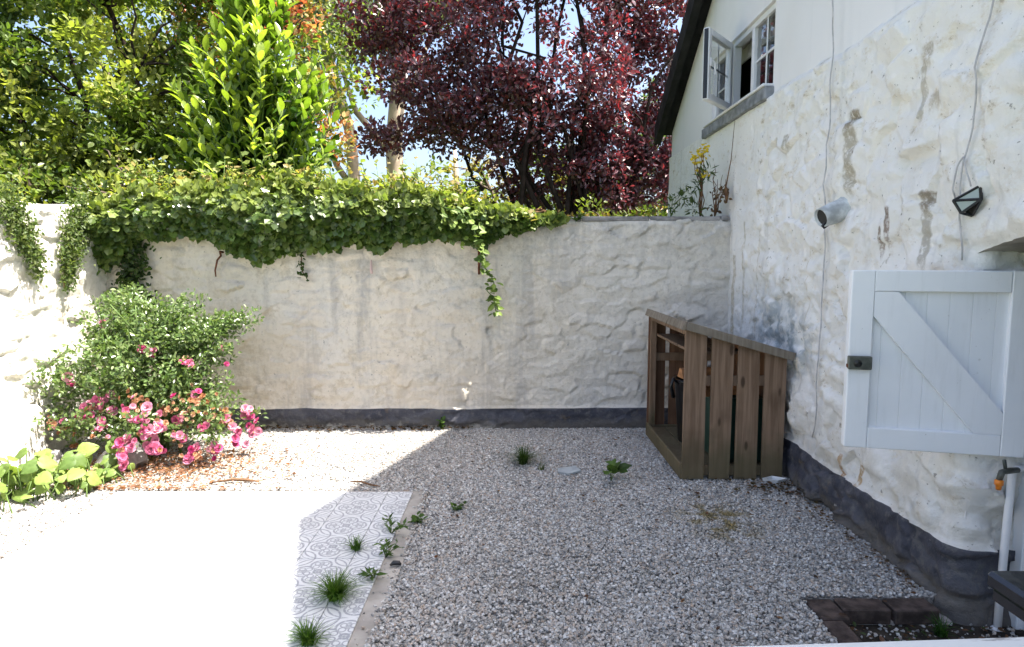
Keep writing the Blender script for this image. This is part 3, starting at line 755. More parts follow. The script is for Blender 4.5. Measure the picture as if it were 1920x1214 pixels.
# doorway: frame, closed lower leaf, open upper leaf
FXD = 2.42
for ya_, yb_ in ((2.855, 2.925), (1.875, 1.94)): MB().box((FXD - .05, ya_, -.13), (FXD + .05, yb_, 1.64), .004).build('door_post', M['white_paint'], house)
lower = empty('lower_door', (FXD, 2.4, -.1)); lower.parent = house; lower.matrix_parent_inverse = house.matrix_basis.inverted()
for i in range(8):
    y = 1.945 + i * .1135; MB().box((FXD - .02, y, -.10), (FXD + .02, y + .1115, .70), .004).build('board', M['white_paint'], lower)
MB().box((FXD - .043, 2.815, .55), (FXD - .03, 2.853, .66), .003).build('hinge', M['grey_metal'], lower)
MB().box((HX + .35, 1.9, -.13), (HX + .37, 2.9, 2.2), .001).build('passage_shade_sheet', M['dark_room'], house)  # dark sheet close behind the posts, painted as the passage's shade
door = empty('upper_door', (2.30, 2.86, .74)); door.parent = house; door.matrix_parent_inverse = house.matrix_basis.inverted()
DW, DZ0, DZ1 = .745, .762, 1.607
ang = math.atan2(.185, -.72)
dm = Matrix.Translation((2.325, 2.855, 0)) @ Matrix.Rotation(ang, 4, 'Z')   # +x from hinge to the free edge, +y faces the camera side
def db(name, lo, hi, mat=M['white_paint'], bev=.004, parent=door): return MB().box(lo, hi, bev, dm).build(name, mat, parent)
nb = 7; bw = (DW - .10) / nb
for i in range(nb): db('board', (.05 + i * bw + .0003, -.012, DZ0 + .05), (.05 + (i + 1) * bw - .0003, .010, DZ1 - .05), bev=.0018)
st = .105
db('stile', (0, -.022, DZ0), (st * .9, .034, DZ1)); db('stile', (DW - st * .95, -.022, DZ0), (DW, .034, DZ1))
db('rail', (st * .9 + .0008, -.02, DZ1 - .098), (DW - st * .95 - .0008, .0335, DZ1)); db('rail', (st * .9 + .0008, -.02, DZ0), (DW - st * .95 - .0008, .0335, DZ0 + .10))
# brace from the free edge's top down to the hinge side's bottom
xa, xb = DW - st * .95 - .001, st * .9 + .001; za, zb = DZ1 - .099, DZ0 + .101
pts = [(xa, za), (xa - .10, za), (xb, zb + .10), (xb, zb), (xb + .11, zb), (xa, za - .115)]
V = [];
m = MB(); m.prism([tuple(dm @ Vector((px_, .0105, pz))) for px_, pz in pts][::-1], tuple(dm.to_3x3() @ Vector((0, .0222, 0)))); m.build('brace', M['white_paint'], door)
lk = MB().box((DW - .098, .0345, 1.142), (DW + .004, .062, 1.205), .004, dm).build('latch', M['grey_metal'], door)
m = MB(); m.lathe([(.0, 0), (.016, 0), (.018, .006), (.0, .012)], (0, 0, 0), 12); m.V = [np.array(dm @ Vector((DW - .035 + v[0], .062 + v[2], 1.172 + v[1] * 1.0))) for v in m.V]; m.build('latch_knob', M['dark_metal'], door, True)
m = MB().box((DW - .0, .036, 1.15), (DW + .008, .058, 1.166), .002, dm); m.build('latch_bolt', M['rust'], door)

# ------------------------------------------------------------------ FITTINGS ON THE HOUSE WALL
# stub of vent pipe
vp = empty('vent_pipe', (HX, 4.17, 1.97)); tag(vp, 'short grey-white stub of pipe poking from the cottage wall above the log store', 'pipe')
a = Vector((2.17, 4.14, 2.0)); b = Vector((1.965, 4.10, 1.925)); ax = (b - a).normalized()
m = MB(); n = 16; up = Vector((0, 0, 1)); up = (up - ax * up.dot(ax)).normalized(); sdv = ax.cross(up); prof = [(0, .082), (.06, .08), (.065, .074), (.14, .07), (.20, .064), (.232, .062)]
for (d, r) in prof + [(.232, .054), (.10, .05)]:
    for k in range(n):
        an = 2 * math.pi * k / n; m.V.append(np.array(a + ax * d + (up * math.cos(an) + sdv * math.sin(an)) * r))
for i in range(len(prof) + 1):
    for k in range(n): q = i * n + k; q2 = i * n + (k + 1) % n; m.F.append([q, q2, q2 + n, q + n])
m.build('pipe', plain('weathered_pipe_paint', (.52, .54, .54), .7, .3, 0, .3, 14, .4), vp, True)
m = MB(); m.tube([a + ax * .10, a + ax * .216], [.05, .053], 16); m.build('bore_shade_plug', M['black_plastic'], vp)  # black plug puts the shade of the hollow pipe into colour
m = MB(); m.tube([b + ax * -.012 + sdv * 0 - up * .05, b + ax * .004 - up * .058, b + ax * .0 - up * .07], [.02, .018, .01], 6); m.build('torn_lip', M['black_plastic'], vp)

def wallpt(y, z, off=.012):
    d = float(hdisp(np.array([y]), np.array([z]))[0]); return Vector((HX - max(d, 0) - off, y, z))
def cable(name, label, yz, r=.005, mat=None, off=.012):
    P = []; yz = np.array(yz, float)
    for i in range(len(yz) - 1):
        k = max(2, int(np.linalg.norm(yz[i + 1] - yz[i]) / .05))
        for t_ in np.linspace(0, 1, k, endpoint=False): P.append(yz[i] * (1 - t_) + yz[i + 1] * t_)
    P.append(yz[-1]); P = np.array(P)
    for _ in range(2): P[1:-1] = (P[:-2] + P[1:-1] * 2 + P[2:]) / 4
    pts_ = [wallpt(y + .004 * math.sin(i * 1.3), z, off) for i, (y, z) in enumerate(P)]
    xs = [p.x for p in pts_]
    for _ in range(6): xs = [xs[0]] + [min(xs[i], (xs[i - 1] + xs[i + 1]) / 2) for i in range(1, len(xs) - 1)] + [xs[-1]]
    for p, x_ in zip(pts_, xs): p.x = x_
    o = MB().tube(pts_, r, 6).build(name, mat or M['cable'], None, True); tag(o, label, 'cable'); return o
def upper_z(y): return min(y, 9)
cable('wall_cable', 'thin grey cable hanging straight down the cottage wall past the pipe stub', [(4.36, 4.9), (4.33, 3.33), (4.29, 2.31), (4.275, 1.69), (4.25, 1.05), (4.245, .95), (4.25, .62), (4.36, .43)], .0045, off=.02)
cable('wall_cable', 'loose twisted pale flex running down the cottage wall to the lantern', [(2.90, 3.4), (2.888, 2.774), (2.925, 2.65), (2.915, 2.5), (2.935, 2.3), (2.975, 2.1), (2.998, 1.95), (3.0, 1.85), (2.985, 1.75), (2.995, 1.655)], .0042, off=.014)
cable('wall_cable', 'small loop of flex curling above the lantern on the cottage wall', [(2.965, 2.12), (3.005, 2.09), (3.022, 2.02), (3.015, 1.94)], .004, off=.022)
cable('wall_cable', 'short bent flex entering the top of the lantern', [(2.962, 2.12), (2.945, 2.05), (2.93, 1.985)], .004, off=.022)

# lantern: small black-framed half lantern with pale panes, tilted
ln = empty('wall_lantern', (2.09, 2.96, 1.9)); tag(ln, 'small tilted black wall lantern with pale glass panes on the cottage wall', 'lantern')
lx = HX - .028
A_ = Vector((lx, 3.045, 1.915)); B_ = Vector((lx, 2.905, 1.985)); C_ = Vector((lx, 2.895, 1.925)); D_ = Vector((lx, 2.945, 1.855)); E_ = Vector((lx - .075, 2.965, 1.925)); G_ = Vector((lx - .05, 2.945, 1.868))
m = MB()
for p, q in ((A_, B_), (B_, C_), (C_, D_), (D_, A_), (A_, E_), (B_, E_), (E_, C_), (E_, G_), (G_, D_), (G_, C_), (A_, G_)): m.tube([p, q], .0065, 5)
m.build('frame', M['dark_metal'], ln)
for tri in ((B_, C_, E_), (E_, C_, G_), (A_, E_, G_), (A_, B_, E_)):
    c_ = sum(tri, Vector()) / 3; MB().prism([c_ + (p - c_) * .96 for p in tri], (-.002, 0, 0)).build('pane', M['lantern_glass'], ln)
MB().prism([A_, B_, C_, D_], (.01, 0, 0)).build('back_plate', M['dark_metal'], ln)

# water pipe with tap
wp = empty('water_pipe', (2.3, 2.86, -.1)); tag(wp, 'white lagged water pipe with a small tap beside the half door', 'pipe')
MB().tube([(2.285, 2.862, -.12), (2.290, 2.862, .3), (2.30, 2.862, .68), (2.318, 2.862, .70), (2.35, 2.862, .705)], .017, 8).build('pipe', M['upvc'], wp, True)
m = MB(); m.lathe([(.018, -.02), (.026, -.015), (.026, .02), (.018, .025)], (2.285, 2.862, -.09), 10); m.build('collar', M['upvc'], wp, True)
m = MB(); m.tube([(2.31, 2.845, .70), (2.25, 2.82, .705), (2.215, 2.815, .70), (2.20, 2.81, .66)], [.013, .015, .014, .012], 8); m.tube([(2.235, 2.82, .71), (2.225, 2.82, .755)], .008, 6); m.build('tap', M['grey_metal'], wp, True)
m = MB(); m.lathe([(.010, -.034), (.012, -.022), (.013, -.013), (.018, -.011), (.018, .009), (.013, .012)], (2.20, 2.808, .655), 10); m.build('hose_connector', M['orange_plastic'], wp, True)

# ------------------------------------------------------------------ LOG STORE
ls = empty('log_store', (1.65, 5.3, 0)); tag(ls, 'weathered slatted wooden log store with sloping roof in the corner by the cottage', 'log store')
X0, X1, Y0, Y1 = 1.285, 2.04, 4.70, 5.99
def rtop(x): return 1.168 - (x - X0) * .29
def post(x, y, s=.05, mat=M['wood']):
    MB().prism([(x, y, .0), (x + s, y, .0), (x + s, y, rtop(x + s) - .004), (x, y, rtop(x) - .004)], (0, s, 0)).build('post', mat, ls)
for (x, y) in ((X0 + .012, Y0 + .024), (X1 - .05, Y0 + .024), (X0 + .012, Y1 - .072), (X1 - .05, Y1 - .072)): post(x, y)
sw_ = .160; gap = (X1 - X0 - 4 * sw_) / 3
rl = random.Random(8)
for k in range(4):
    x = X0 + k * (sw_ + gap); j = rl.uniform(-.004, .004)
    for y, mt in ((Y0, M['wood']), (Y1 - .02, M['wood_dark'])):
        MB().prism([(x + j, y, .012), (x + sw_ - j, y, .012), (x + sw_ + j, y, rtop(x + sw_) - .003), (x, y, rtop(x) - .003)], (0, .021, 0)).build('side_slat', mt, ls)
for k in range(6):
    y = Y0 + .09 + k * .2; MB().box((X1 - .02, y, .05), (X1, y + .165, rtop(X1) - .004), .003).build('back_slat', M['wood_dark'], ls)
for y in (Y0 + .024, Y1 - .05):
    for z in (.72, .03): MB().box((X0 + .064, y, z), (X1 - .054, y + .03, z + .075), .003).build('cross_rail', M['wood'], ls)
MB().box((X0 - .012, Y0 + .022, .005), (X0 + .010, Y1 - .02, .125), .004).build('front_board', M['wood'], ls)
for k in range(5): MB().box((X0 + .015 + k * .142, Y0 + .08, .075), (X0 + .15 + k * .142, Y1 - .09, .098), .003).build('floor_board', M['wood'], ls)
for k in range(2): MB().box((X0 + .066 + k * .20, Y0 + .06, .955), (X0 + .255 + k * .20, Y1 - .06, .977), .003).build('shelf_board', M['wood'], ls)
MB().box((X0 + .0125, Y0 + .076, 1.10), (X0 + .034, Y1 - .074, 1.172), .003).build('head_rail', M['wood'], ls)
rot = Matrix.Translation((X0 - .012, 0, rtop(X0 - .012))) @ Matrix.Rotation(math.atan(.29), 4, 'Y')
for k in range(6):
    x = k * .138; MB().box((x + .001, Y0 - .035, 0), (x + .1365, Y1 - .03, .021), .003, rot).build('roof_board', M['wood_roof'], ls)
MB().box((.0, Y0 - .058, -.022), (.832, Y0 - .036, .040), .003, rot).build('verge_trim', M['wood_roof'], ls)
MB().box((-.022, Y0 - .05, -.03), (-.001, Y1 - .03, .036), .003, rot).build('roof_edge', M['wood_roof'], ls)

tb = empty('tub', (1.62, 5.05, .1)); tag(tb, 'black plastic tub with looped handle standing inside the log store', 'tub')
m = MB(); m.lathe([(.15, 0), (.16, .01), (.20, .52), (.215, .525), (.215, .55), (.19, .55), (.185, .52), (.14, .03)], (1.60, 5.42, .099), 18); m.build('body', M['black_plastic'], tb, True)
MB().tube([(1.42, 5.36, .62), (1.36, 5.33, .66), (1.34, 5.32, .60), (1.37, 5.34, .50)], .016, 6).build('handle', M['black_plastic'], tb, True)
m = MB(); m.box((1.56, 4.80, .099), (1.96, 5.14, .60), .03); o = m.build('storage_box', M['green_plastic']); tag(o, 'dark green box seen between the slats of the log store', 'box')
rlog = random.Random(2)
for k, (x, y, z, l, an, lab) in enumerate([(1.58, 4.97, .64, .30, .3, 'orange split log on top of the green box in the log store'), (1.76, 4.95, .652, .28, -.2, 'split log lying next to the orange one on the green box'), (1.60, 5.40, .70, .34, .15, 'split log resting across the black tub')]):
    d = Vector((math.cos(an), math.sin(an), 0)); u_ = Vector((-d.y, d.x, 0)); c_ = Vector((x, y, z)); P_ = [c_ - d * l / 2 + u_ * .06 - Vector((0, 0, .038)), c_ - d * l / 2 - u_ * .055 - Vector((0, 0, .038)), c_ - d * l / 2 - u_ * .03 + Vector((0, 0, .035)), c_ - d * l / 2 + u_ * .02 + Vector((0, 0, .045))]
    o = MB().prism(P_, d * l).build('log', M['log']); tag(o, lab, 'log', 'logs in the log store')

m = MB(); m.lathe([(.0, 0), (.055, 0), (.072, .035), (.076, .036), (.066, .012), (.0, .008)], (0, 0, 0), 4); m.V = [np.array((1.955 + v[0] * 1.25, 4.63 + v[1] * .7, .006 + v[2])) for v in m.V]
tag(m.build('dish', M['white_ceramic']), 'small white dish on the gravel at the foot of the log store', 'dish')

# ------------------------------------------------------------------ BRICK EDGING round the drain pit
be = empty('brick_edging', (1.5, 2.9, 0)); tag(be, 'brown brick edging round the sunken drain by the house corner', 'edging')
def brick(x0, x1, y0, y1, z=.012, rz=0):
    z -= .008
    c_ = Vector(((x0 + x1) / 2, (y0 + y1) / 2, 0)); mt = Matrix.Translation(c_) @ Matrix.Rotation(rz, 4, 'Z')
    hx, hy = (x1 - x0) / 2, (y1 - y0) / 2; MB().box((-hx, -hy, z - .075), (hx, hy, z), .006, mt).build('brick', M['brick'], be)
brick(1.43, 1.565, 2.815, 2.99, .012, .03); brick(1.575, 1.80, 2.885, 2.995, .014, -.02); brick(1.815, 2.03, 2.885, 3.0, .012, .03)
brick(1.425, 1.53, 2.58, 2.805, .010, .02); brick(1.415, 1.52, 2.345, 2.57, .012, .02); brick(1.41, 1.515, 2.11, 2.335, .01, .01); brick(1.405, 1.51, 1.875, 2.10, .012)
m = MB(); m.box((1.432, 1.9, -.14), (1.518, 2.98, -.055), .002); m.box((1.52, 2.895, -.14), (2.1, 2.985, -.06), .002); m.build('mortar_bed', M['mortar'], be)
for (x0, x1) in (): MB().box((x0, 2.872, -.135), (x1, 2.893, -.065), .004).build('brick', M['brick'], be)

# ------------------------------------------------------------------ FOREGROUND: black table with pot, white rail
bt = empty('side_table', (1.6, 1.2, 0)); tag(bt, 'glossy black metal table corner at the lower right beside the house door', 'table')
m = MB(); m.box((1.235, .55, .806), (1.98, 1.60, .85), .010); m.build('table_top', M['enamel'], bt)
for (x, y) in ((1.30, .62), (1.90, .62), (1.30, 1.53), (1.90, 1.53)): MB().tube([(x + (.22 if y > 1 else 0) * (1 if x < 1.5 else 0), y, .806), (x, y, -.01)], .014, 6).build('leg', M['dark_metal'], bt)
MB().box((1.245, .57, .775), (1.265, 1.585, .8055), .003).build('apron', M['enamel'], bt)
m = MB(); m.lathe([(.0, 0), (.105, 0), (.115, .008), (.10, .022), (.075, .10), (.055, .20), (.06, .22), (.0, .225)], (1.425, 1.50, .851), 20); tag(m.build('pot', M['enamel'], None, True), 'black tapering metal pot standing on the glossy black table', 'pot')
wr = empty('white_rail', (.9, 1.1, 0)); tag(wr, 'scuffed white painted rail crossing the bottom right corner in front', 'rail')
MB().box((.42, 1.02, .874), (1.22, 1.185, .906), .008, Matrix.Translation((.5, 1.18, 0)) @ Matrix.Rotation(.055, 4, 'Z') @ Matrix.Translation((-.5, -1.18, 0))).build('rail_board', M['scuffed'], wr)
for x in (.5, 1.14): MB().box((x - .035, 1.05, -.02), (x + .035, 1.12, .873), .004).build('post', M['scuffed'], wr)

# ------------------------------------------------------------------ small things on the wall and ground
m = MB(); yb = BY - .05
m.tube([(-2.80, BY - .01, 1.735), (-2.80, yb - .02, 1.74), (-2.79, yb - .03, 1.70), (-2.83, yb - .02, 1.66), (-2.86, yb - .01, 1.56), (-2.86, yb, 1.50)], [.012, .012, .01, .009, .008, .006], 6); tag(m.build('iron_hook', M['rust'], None, True), 'rusty iron hook hanging on the back wall below the ivy', 'hook')
m = MB(); m.tube([(-1.36, BY - .035, 1.66), (-1.36, BY - .045, 1.56), (-1.355, BY - .04, 1.53)], [.008, .016, .012], 6); tag(m.build('wall_peg', plain('pink_peg', (.62, .45, .42), .6)), 'tiny pale pink peg high on the back wall under the ivy', 'peg')
m = MB(); m.box((-.33, BY - .055, 1.52), (-.31, BY - .005, 1.86), .004); tag(m.build('iron_strap', M['rust']), 'narrow rusty iron strap on the back wall behind the trailing vine', 'strap')
m = MB(); m.prism([(.36, 4.93, .004), (.50, 4.96, .014), (.54, 4.86, .012), (.44, 4.80, .006), (.36, 4.85, .004)], (0, 0, .014)); tag(m.build('slate_piece', M['slate_chip']), 'flat pale slate piece lying in the gravel between the two weeds', 'slate')
m = MB(); m.tube([(-1.20, 4.62, .02), (-1.12, 4.60, .028), (-1.03, 4.54, .022), (-.96, 4.52, .02)], [.005, .008, .007, .004], 5); tag(m.build('fallen_twig', M['twig'], None, True), 'dark twig lying on the gravel at the back corner of the tiles', 'twig')
m = MB(); m.tube([(-2.22, 4.60, .02), (-2.08, 4.64, .03), (-1.98, 4.64, .024), (-1.88, 4.63, .018)], [.006, .012, .012, .006], 5); tag(m.build('fallen_twig', M['twig'], None, True), 'dark twig lying on the sunlit gravel behind the patio', 'twig')
m = MB(); m.tube([(-.655, 3.30, .022), (-.64, 3.315, .028), (-.61, 3.318, .026), (-.60, 3.31, .02)], [.006, .014, .013, .006], 6); tag(m.build('dark_lump', M['black_plastic'], None, True), 'small black lump on the concrete strip beside the tiles', 'lump')  # plain dark lump on the concrete strip, not a shell
def rock(name, label, c, s, seed, mat):
    r = np.random.default_rng(seed); V = []; F = []; n1, n2 = 9, 6
    for i in range(n2 + 1):
        for k in range(n1):
            th = math.pi * i / n2; ph = 2 * math.pi * k / n1; d = 1 + r.normal(0, .1); V.append((c[0] + s[0] * d * math.sin(th) * math.cos(ph), c[1] + s[1] * d * math.sin(th) * math.sin(ph), c[2] + s[2] * d * math.cos(th)))
    for i in range(n2):
        for k in range(n1): a_ = i * n1 + k; b_ = i * n1 + (k + 1) % n1; F.append((a_, a_ + n1, b_ + n1, b_))
    tag(obj(name, V, F, mat, None, False), label, 'rock')
rock('rock', 'grey rock under the left side of the rose bush', (-3.10, 4.98, .07), (.19, .14, .13), 3, M['rock'])
rock('rock', 'smaller grey rock beside the footing of the left wall', (-3.62, 4.88, .05), (.14, .12, .13), 7, M['rock'])

# ------------------------------------------------------------------ PLANTS
def unit(v): return v / (np.linalg.norm(v, axis=1, keepdims=True) + 1e-9)
def frames(d, n):
    d = unit(d); n = n - d * (n * d).sum(1, keepdims=True); n = unit(n); s = np.cross(d, n); return np.stack([s, d, n], 2)
T_DIAMOND = (np.array([(0, 0, 0), (.32, .45, .10), (0, 1, -.05), (-.32, .45, .10)]), np.array([(0, 1, 2), (0, 2, 3)]))
T_OVATE = (np.array([(0, 0, 0), (.27, .28, .07), (.25, .65, .06), (0, 1, -.06), (-.25, .65, .06), (-.27, .28, .07)]), np.array([(0, 1, 2), (0, 2, 3), (0, 3, 4), (0, 4, 5)]))
T_IVY = (np.array([(0, 0, 0), (.48, .05, .05), (.30, .38, .08), (.40, .62, .03), (0, 1, -.06), (-.40, .62, .03), (-.30, .38, .08), (-.48, .05, .05)]), np.array([(0, 1, 2), (0, 2, 3), (0, 3, 4), (0, 4, 5), (0, 5, 6), (0, 6, 7)]))
T_LONG = (np.array([(0, 0, 0), (.11, .35, .03), (0, 1, -.1), (-.11, .35, .03)]), np.array([(0, 1, 2), (0, 2, 3)]))
def leaves_mesh(name, tm, pos, d, n, size, colr, mat, parent=None):
    TV, TF = tm; Rm = frames(d, n); k = len(TV)
    V = np.einsum('nij,kj->nki', Rm, TV) * size[:, None, None] + pos[:, None, :]
    F = (TF[None] + (np.arange(len(pos)) * k)[:, None, None]).reshape(-1, 3)
    C = np.repeat(colr, k, axis=0)
    return link(bpy.data.objects.new(name, np_mesh(name, V.reshape(-1, 3), F, mat, C)), parent)
def palette(rng, n, cols, jit=.18):
    c = np.array(cols, float); i = rng.integers(0, len(c), n); q = c[i] * rng.uniform(1 - jit, 1 + jit, (n, 1)); return np.clip(q, 0, 1)
def cloud(rng, centers, radii, per, flat=.8):
    """leaf points round the cluster centres, denser at the rim; returns pos, outward"""
    k = len(centers); c = np.repeat(centers, per, 0); r = np.repeat(radii, per)[:, None]
    dv = unit(rng.normal(size=(k * per, 3))); rad_ = rng.uniform(.25, 1, (k * per, 1)) ** .6
    off = dv * rad_ * r; off[:, 2] *= flat; return c + off, dv
def leaf_dirs(rng, out, up=.2, rnd=.8, droop=0):
    n = len(out); d = out * .6 + rng.normal(size=(n, 3)) * rnd * .6; d[:, 2] += up - droop
    nm = rng.normal(size=(n, 3)) * .55; nm[:, 2] += .9; nm += out * .5; return d, nm
def ellip(rng, n, c, r, lo=.35, hi=1.0):
    d = unit(rng.normal(size=(n, 3))); return np.array(c) + d * np.array(r) * rng.uniform(lo, hi, (n, 1)) ** .7
def limb(rng, a, b, r0, r1, segs=6, wig=.08):
    a = np.array(a, float); b = np.array(b, float); P = []; L_ = np.linalg.norm(b - a)
    for i in range(segs + 1):
        t_ = i / segs; p = a * (1 - t_) + b * t_ + rng.normal(0, wig * L_ * .35, 3) * math.sin(math.pi * t_); p[2] += .12 * L_ * math.sin(math.pi * t_) * (1 if i else 0); P.append(p)
    return P, [r0 * (1 - i / segs) + r1 * i / segs for i in range(segs + 1)]

def tree(name, label, base, stems, crowns, seed, tm, size, per, cols, lmat, bmat, rcl=(.25, .5), up=.2, droop=0, clip=None, branch_r=.02, cat='tree', stem_r=.09, up_n=None):
    """crowns: list of (centre, radii, n_clusters); stems: list of end points of main limbs"""
    rng = np.random.default_rng(seed); root = empty(name, base); tag(root, label, cat)
    C = np.concatenate([ellip(rng, n, c, r) for c, r, n in crowns])
    if clip is not None: C = C[clip(C)]
    mb = MB(); limbs = []
    for e in stems:
        P, rr_ = limb(rng, np.array(base) + rng.normal(0, .06, 3) * np.array((1, 1, 0)), e, stem_r * rng.uniform(.7, 1.1), stem_r * .3, 8, .10); mb.tube(P, rr_, 7); limbs.append(np.array(P[2:]))
    mb.build('trunk', bmat, root, True)
    allp = np.concatenate(limbs); tw = MB()
    for c in C[:: max(1, len(C) // 90)]:
        q = allp[np.argmin(np.linalg.norm(allp - c, axis=1) + np.maximum(0, allp[:, 2] - c[2]) * 2)]; P, rr_ = limb(rng, q, c, branch_r, branch_r * .3, 4, .12); tw.tube(P, rr_, 5)
    tw.build('branch', bmat, root, True)['kind'] = 'stuff'
    rad_ = rng.uniform(*rcl, len(C)); p, out = cloud(rng, C, rad_, per)
    if clip is not None: k = clip(p); p = p[k]; out = out[k]
    d, nm = leaf_dirs(rng, out, up, .9, droop); n = len(p)
    # shoots share a tint
    cc = np.repeat(palette(rng, len(C), cols, .25), per, 0)[:n] if clip is None else palette(rng, n, cols, .3)
    cc = np.clip(cc * rng.uniform(.75, 1.25, (n, 1)), 0, 1)
    o = leaves_mesh('crown', tm, p, d, nm, size * rng.uniform(.6, 1.2, n), cc, lmat, root)
    return root

# --- background hedge beyond everything
rng = np.random.default_rng(101)
n = 9000; x = rng.uniform(-16, 14, n); p = np.stack([x, 17 + rng.normal(0, .6, n), rng.uniform(0, 1, n) ** .8 * (2.9 + .5 * np.sin(x * 1.3) + .3 * np.sin(x * 3.1))], 1)
d, nm = leaf_dirs(rng, unit(rng.normal(size=(n, 3))) + np.array((0, -.5, 0)))
o = leaves_mesh('far_hedge', T_DIAMOND, p, d, nm, .28 * rng.uniform(.6, 1.2, n), palette(rng, n, [(.05, .10, .02), (.09, .14, .03), (.04, .08, .02)], .3), M['leaf'])
tag(o, 'distant green hedge showing in the gaps between the trees', 'hedge', kind='stuff')

G1 = [(.11, .165, .03), (.16, .22, .04), (.24, .28, .06), (.07, .115, .02), (.34, .36, .09)]
tree('broadleaf_tree', 'large dark green broadleaf tree filling the upper left corner', (-5.6, 8.6, -.1), [(-5.8, 8.6, 4.5), (-4.7, 8.3, 4.0), (-6.9, 8.8, 4.2), (-5.2, 8.9, 5.4)],
     [((-5.7, 8.6, 4.0), (2.2, 1.3, 2.0), 195), ((-4.6, 8.2, 2.6), (1.5, .8, .9), 45), ((-6.6, 8.0, 3.0), (1.2, .9, 1.3), 50), ((-5.0, 8.5, 5.6), (2.2, 1.2, .9), 45)], 1, T_OVATE, .092, 130, G1, M['leaf_soft'], M['bark_dark'], (.16, .40))
tree('broadleaf_tree', 'yellow-green tree behind the dark one at the top left', (-5.6, 11.6, -.1), [(-5.8, 11.6, 5), (-4.0, 11.4, 5.5), (-7.4, 11.6, 5.5)],
     [((-5.6, 11.6, 5.0), (3.6, 1.2, 2.6), 160)], 2, T_OVATE, .13, 60, [(.26, .32, .07), (.32, .36, .09), (.18, .25, .05)], M['leaf_soft'], M['bark_grey'], (.3, .6))

# --- photinia with orange young growth behind the laurel
tree('photinia_bush', 'orange-red leaved shrub peeping out behind the bright laurel', (-2.9, 8.9, -.1), [(-3.6, 8.9, 4.6), (-2.4, 8.8, 4.2), (-2.9, 9, 5.0)],
     [((-3.95, 8.9, 4.6), (.65, .5, .9), 30), ((-2.45, 8.8, 3.5), (.32, .3, .7), 8), ((-3.2, 8.9, 5.1), (.9, .5, .6), 22)], 3, T_OVATE, .085, 45, [(.52, .26, .13), (.56, .19, .10), (.54, .38, .16), (.30, .34, .09), (.26, .32, .08), (.24, .30, .07)], M['leaf_red'], M['bark_grey'], (.14, .32), .4, cat='shrub', stem_r=.04)

# --- eucalyptus: pale trunks and hanging grey-green foliage
def eucalyptus():
    base = (-2.6, 14.5, -.1); root = empty('eucalyptus_tree', base); tag(root, 'pale-trunked eucalyptus with hanging grey-green leaves between the laurel and the purple tree', 'tree')
    r = np.random.default_rng(8); mb = MB()
    mb.tube([(-2.65, 14.5, -.1), (-2.55, 14.5, 2.5), (-2.62, 14.5, 4.2), (-2.45, 14.5, 6), (-2.6, 14.6, 8), (-2.9, 14.5, 10)], [.22, .20, .185, .16, .12, .06], 10)
    mb.tube([(-3.45, 14.2, -.1), (-3.42, 14.2, 3), (-3.5, 14.2, 4.4), (-3.9, 14.1, 6.0), (-4.2, 14, 7.5)], [.15, .14, .12, .09, .05], 9)
    mb.build('trunk', M['bark_pale'], root, True)
    for q in ([(-3.45, 14.2, 3.2), (-3.8, 14.2, 3.7), (-4.15, 14.2, 4.5)], [(-2.6, 14.5, 3.9), (-3.0, 14.4, 4.4), (-3.4, 14.3, 4.9), (-3.7, 14.2, 5.9)], [(-2.5, 14.5, 5), (-2.1, 14.4, 5.6), (-1.7, 14.3, 6.6)], [(-2.5, 14.5, 6), (-3.1, 14.3, 7), (-3.4, 14.2, 8.4)], [(-1.6, 14.3, 2.4), (-1.2, 14.2, 3.3), (-1.25, 14.2, 4.1)], [(-1.7, 14.3, 1.8), (-.9, 14.2, 3.0), (-.2, 14.1, 3.9)]): MB().tube(q, [.07] * (len(q) - 1) + [.03], 7).build('branch', M['bark_pale'], root, True)
    C = np.concatenate([ellip(r, 50, (-3.6, 14.2, 7.4), (1.9, .9, 1.6)), ellip(r, 22, (-2.0, 14.2, 7.8), (1.2, .8, 1.2)), ellip(r, 12, (-4.2, 14, 5.3), (.5, .5, .8))])
    p, out = cloud(r, C, r.uniform(.3, .55, len(C)), 75, 1.2); n = len(p); d = r.normal(size=(n, 3)) * .35; d[:, 2] -= 1; nm = r.normal(size=(n, 3)); nm[:, 2] *= .3
    leaves_mesh('crown', T_LONG, p, d, nm, .30 * r.uniform(.6, 1.2, n), palette(r, n, [(.28, .32, .20), (.22, .27, .16), (.33, .35, .23)], .25), M['leaf_soft'], root)
eucalyptus()

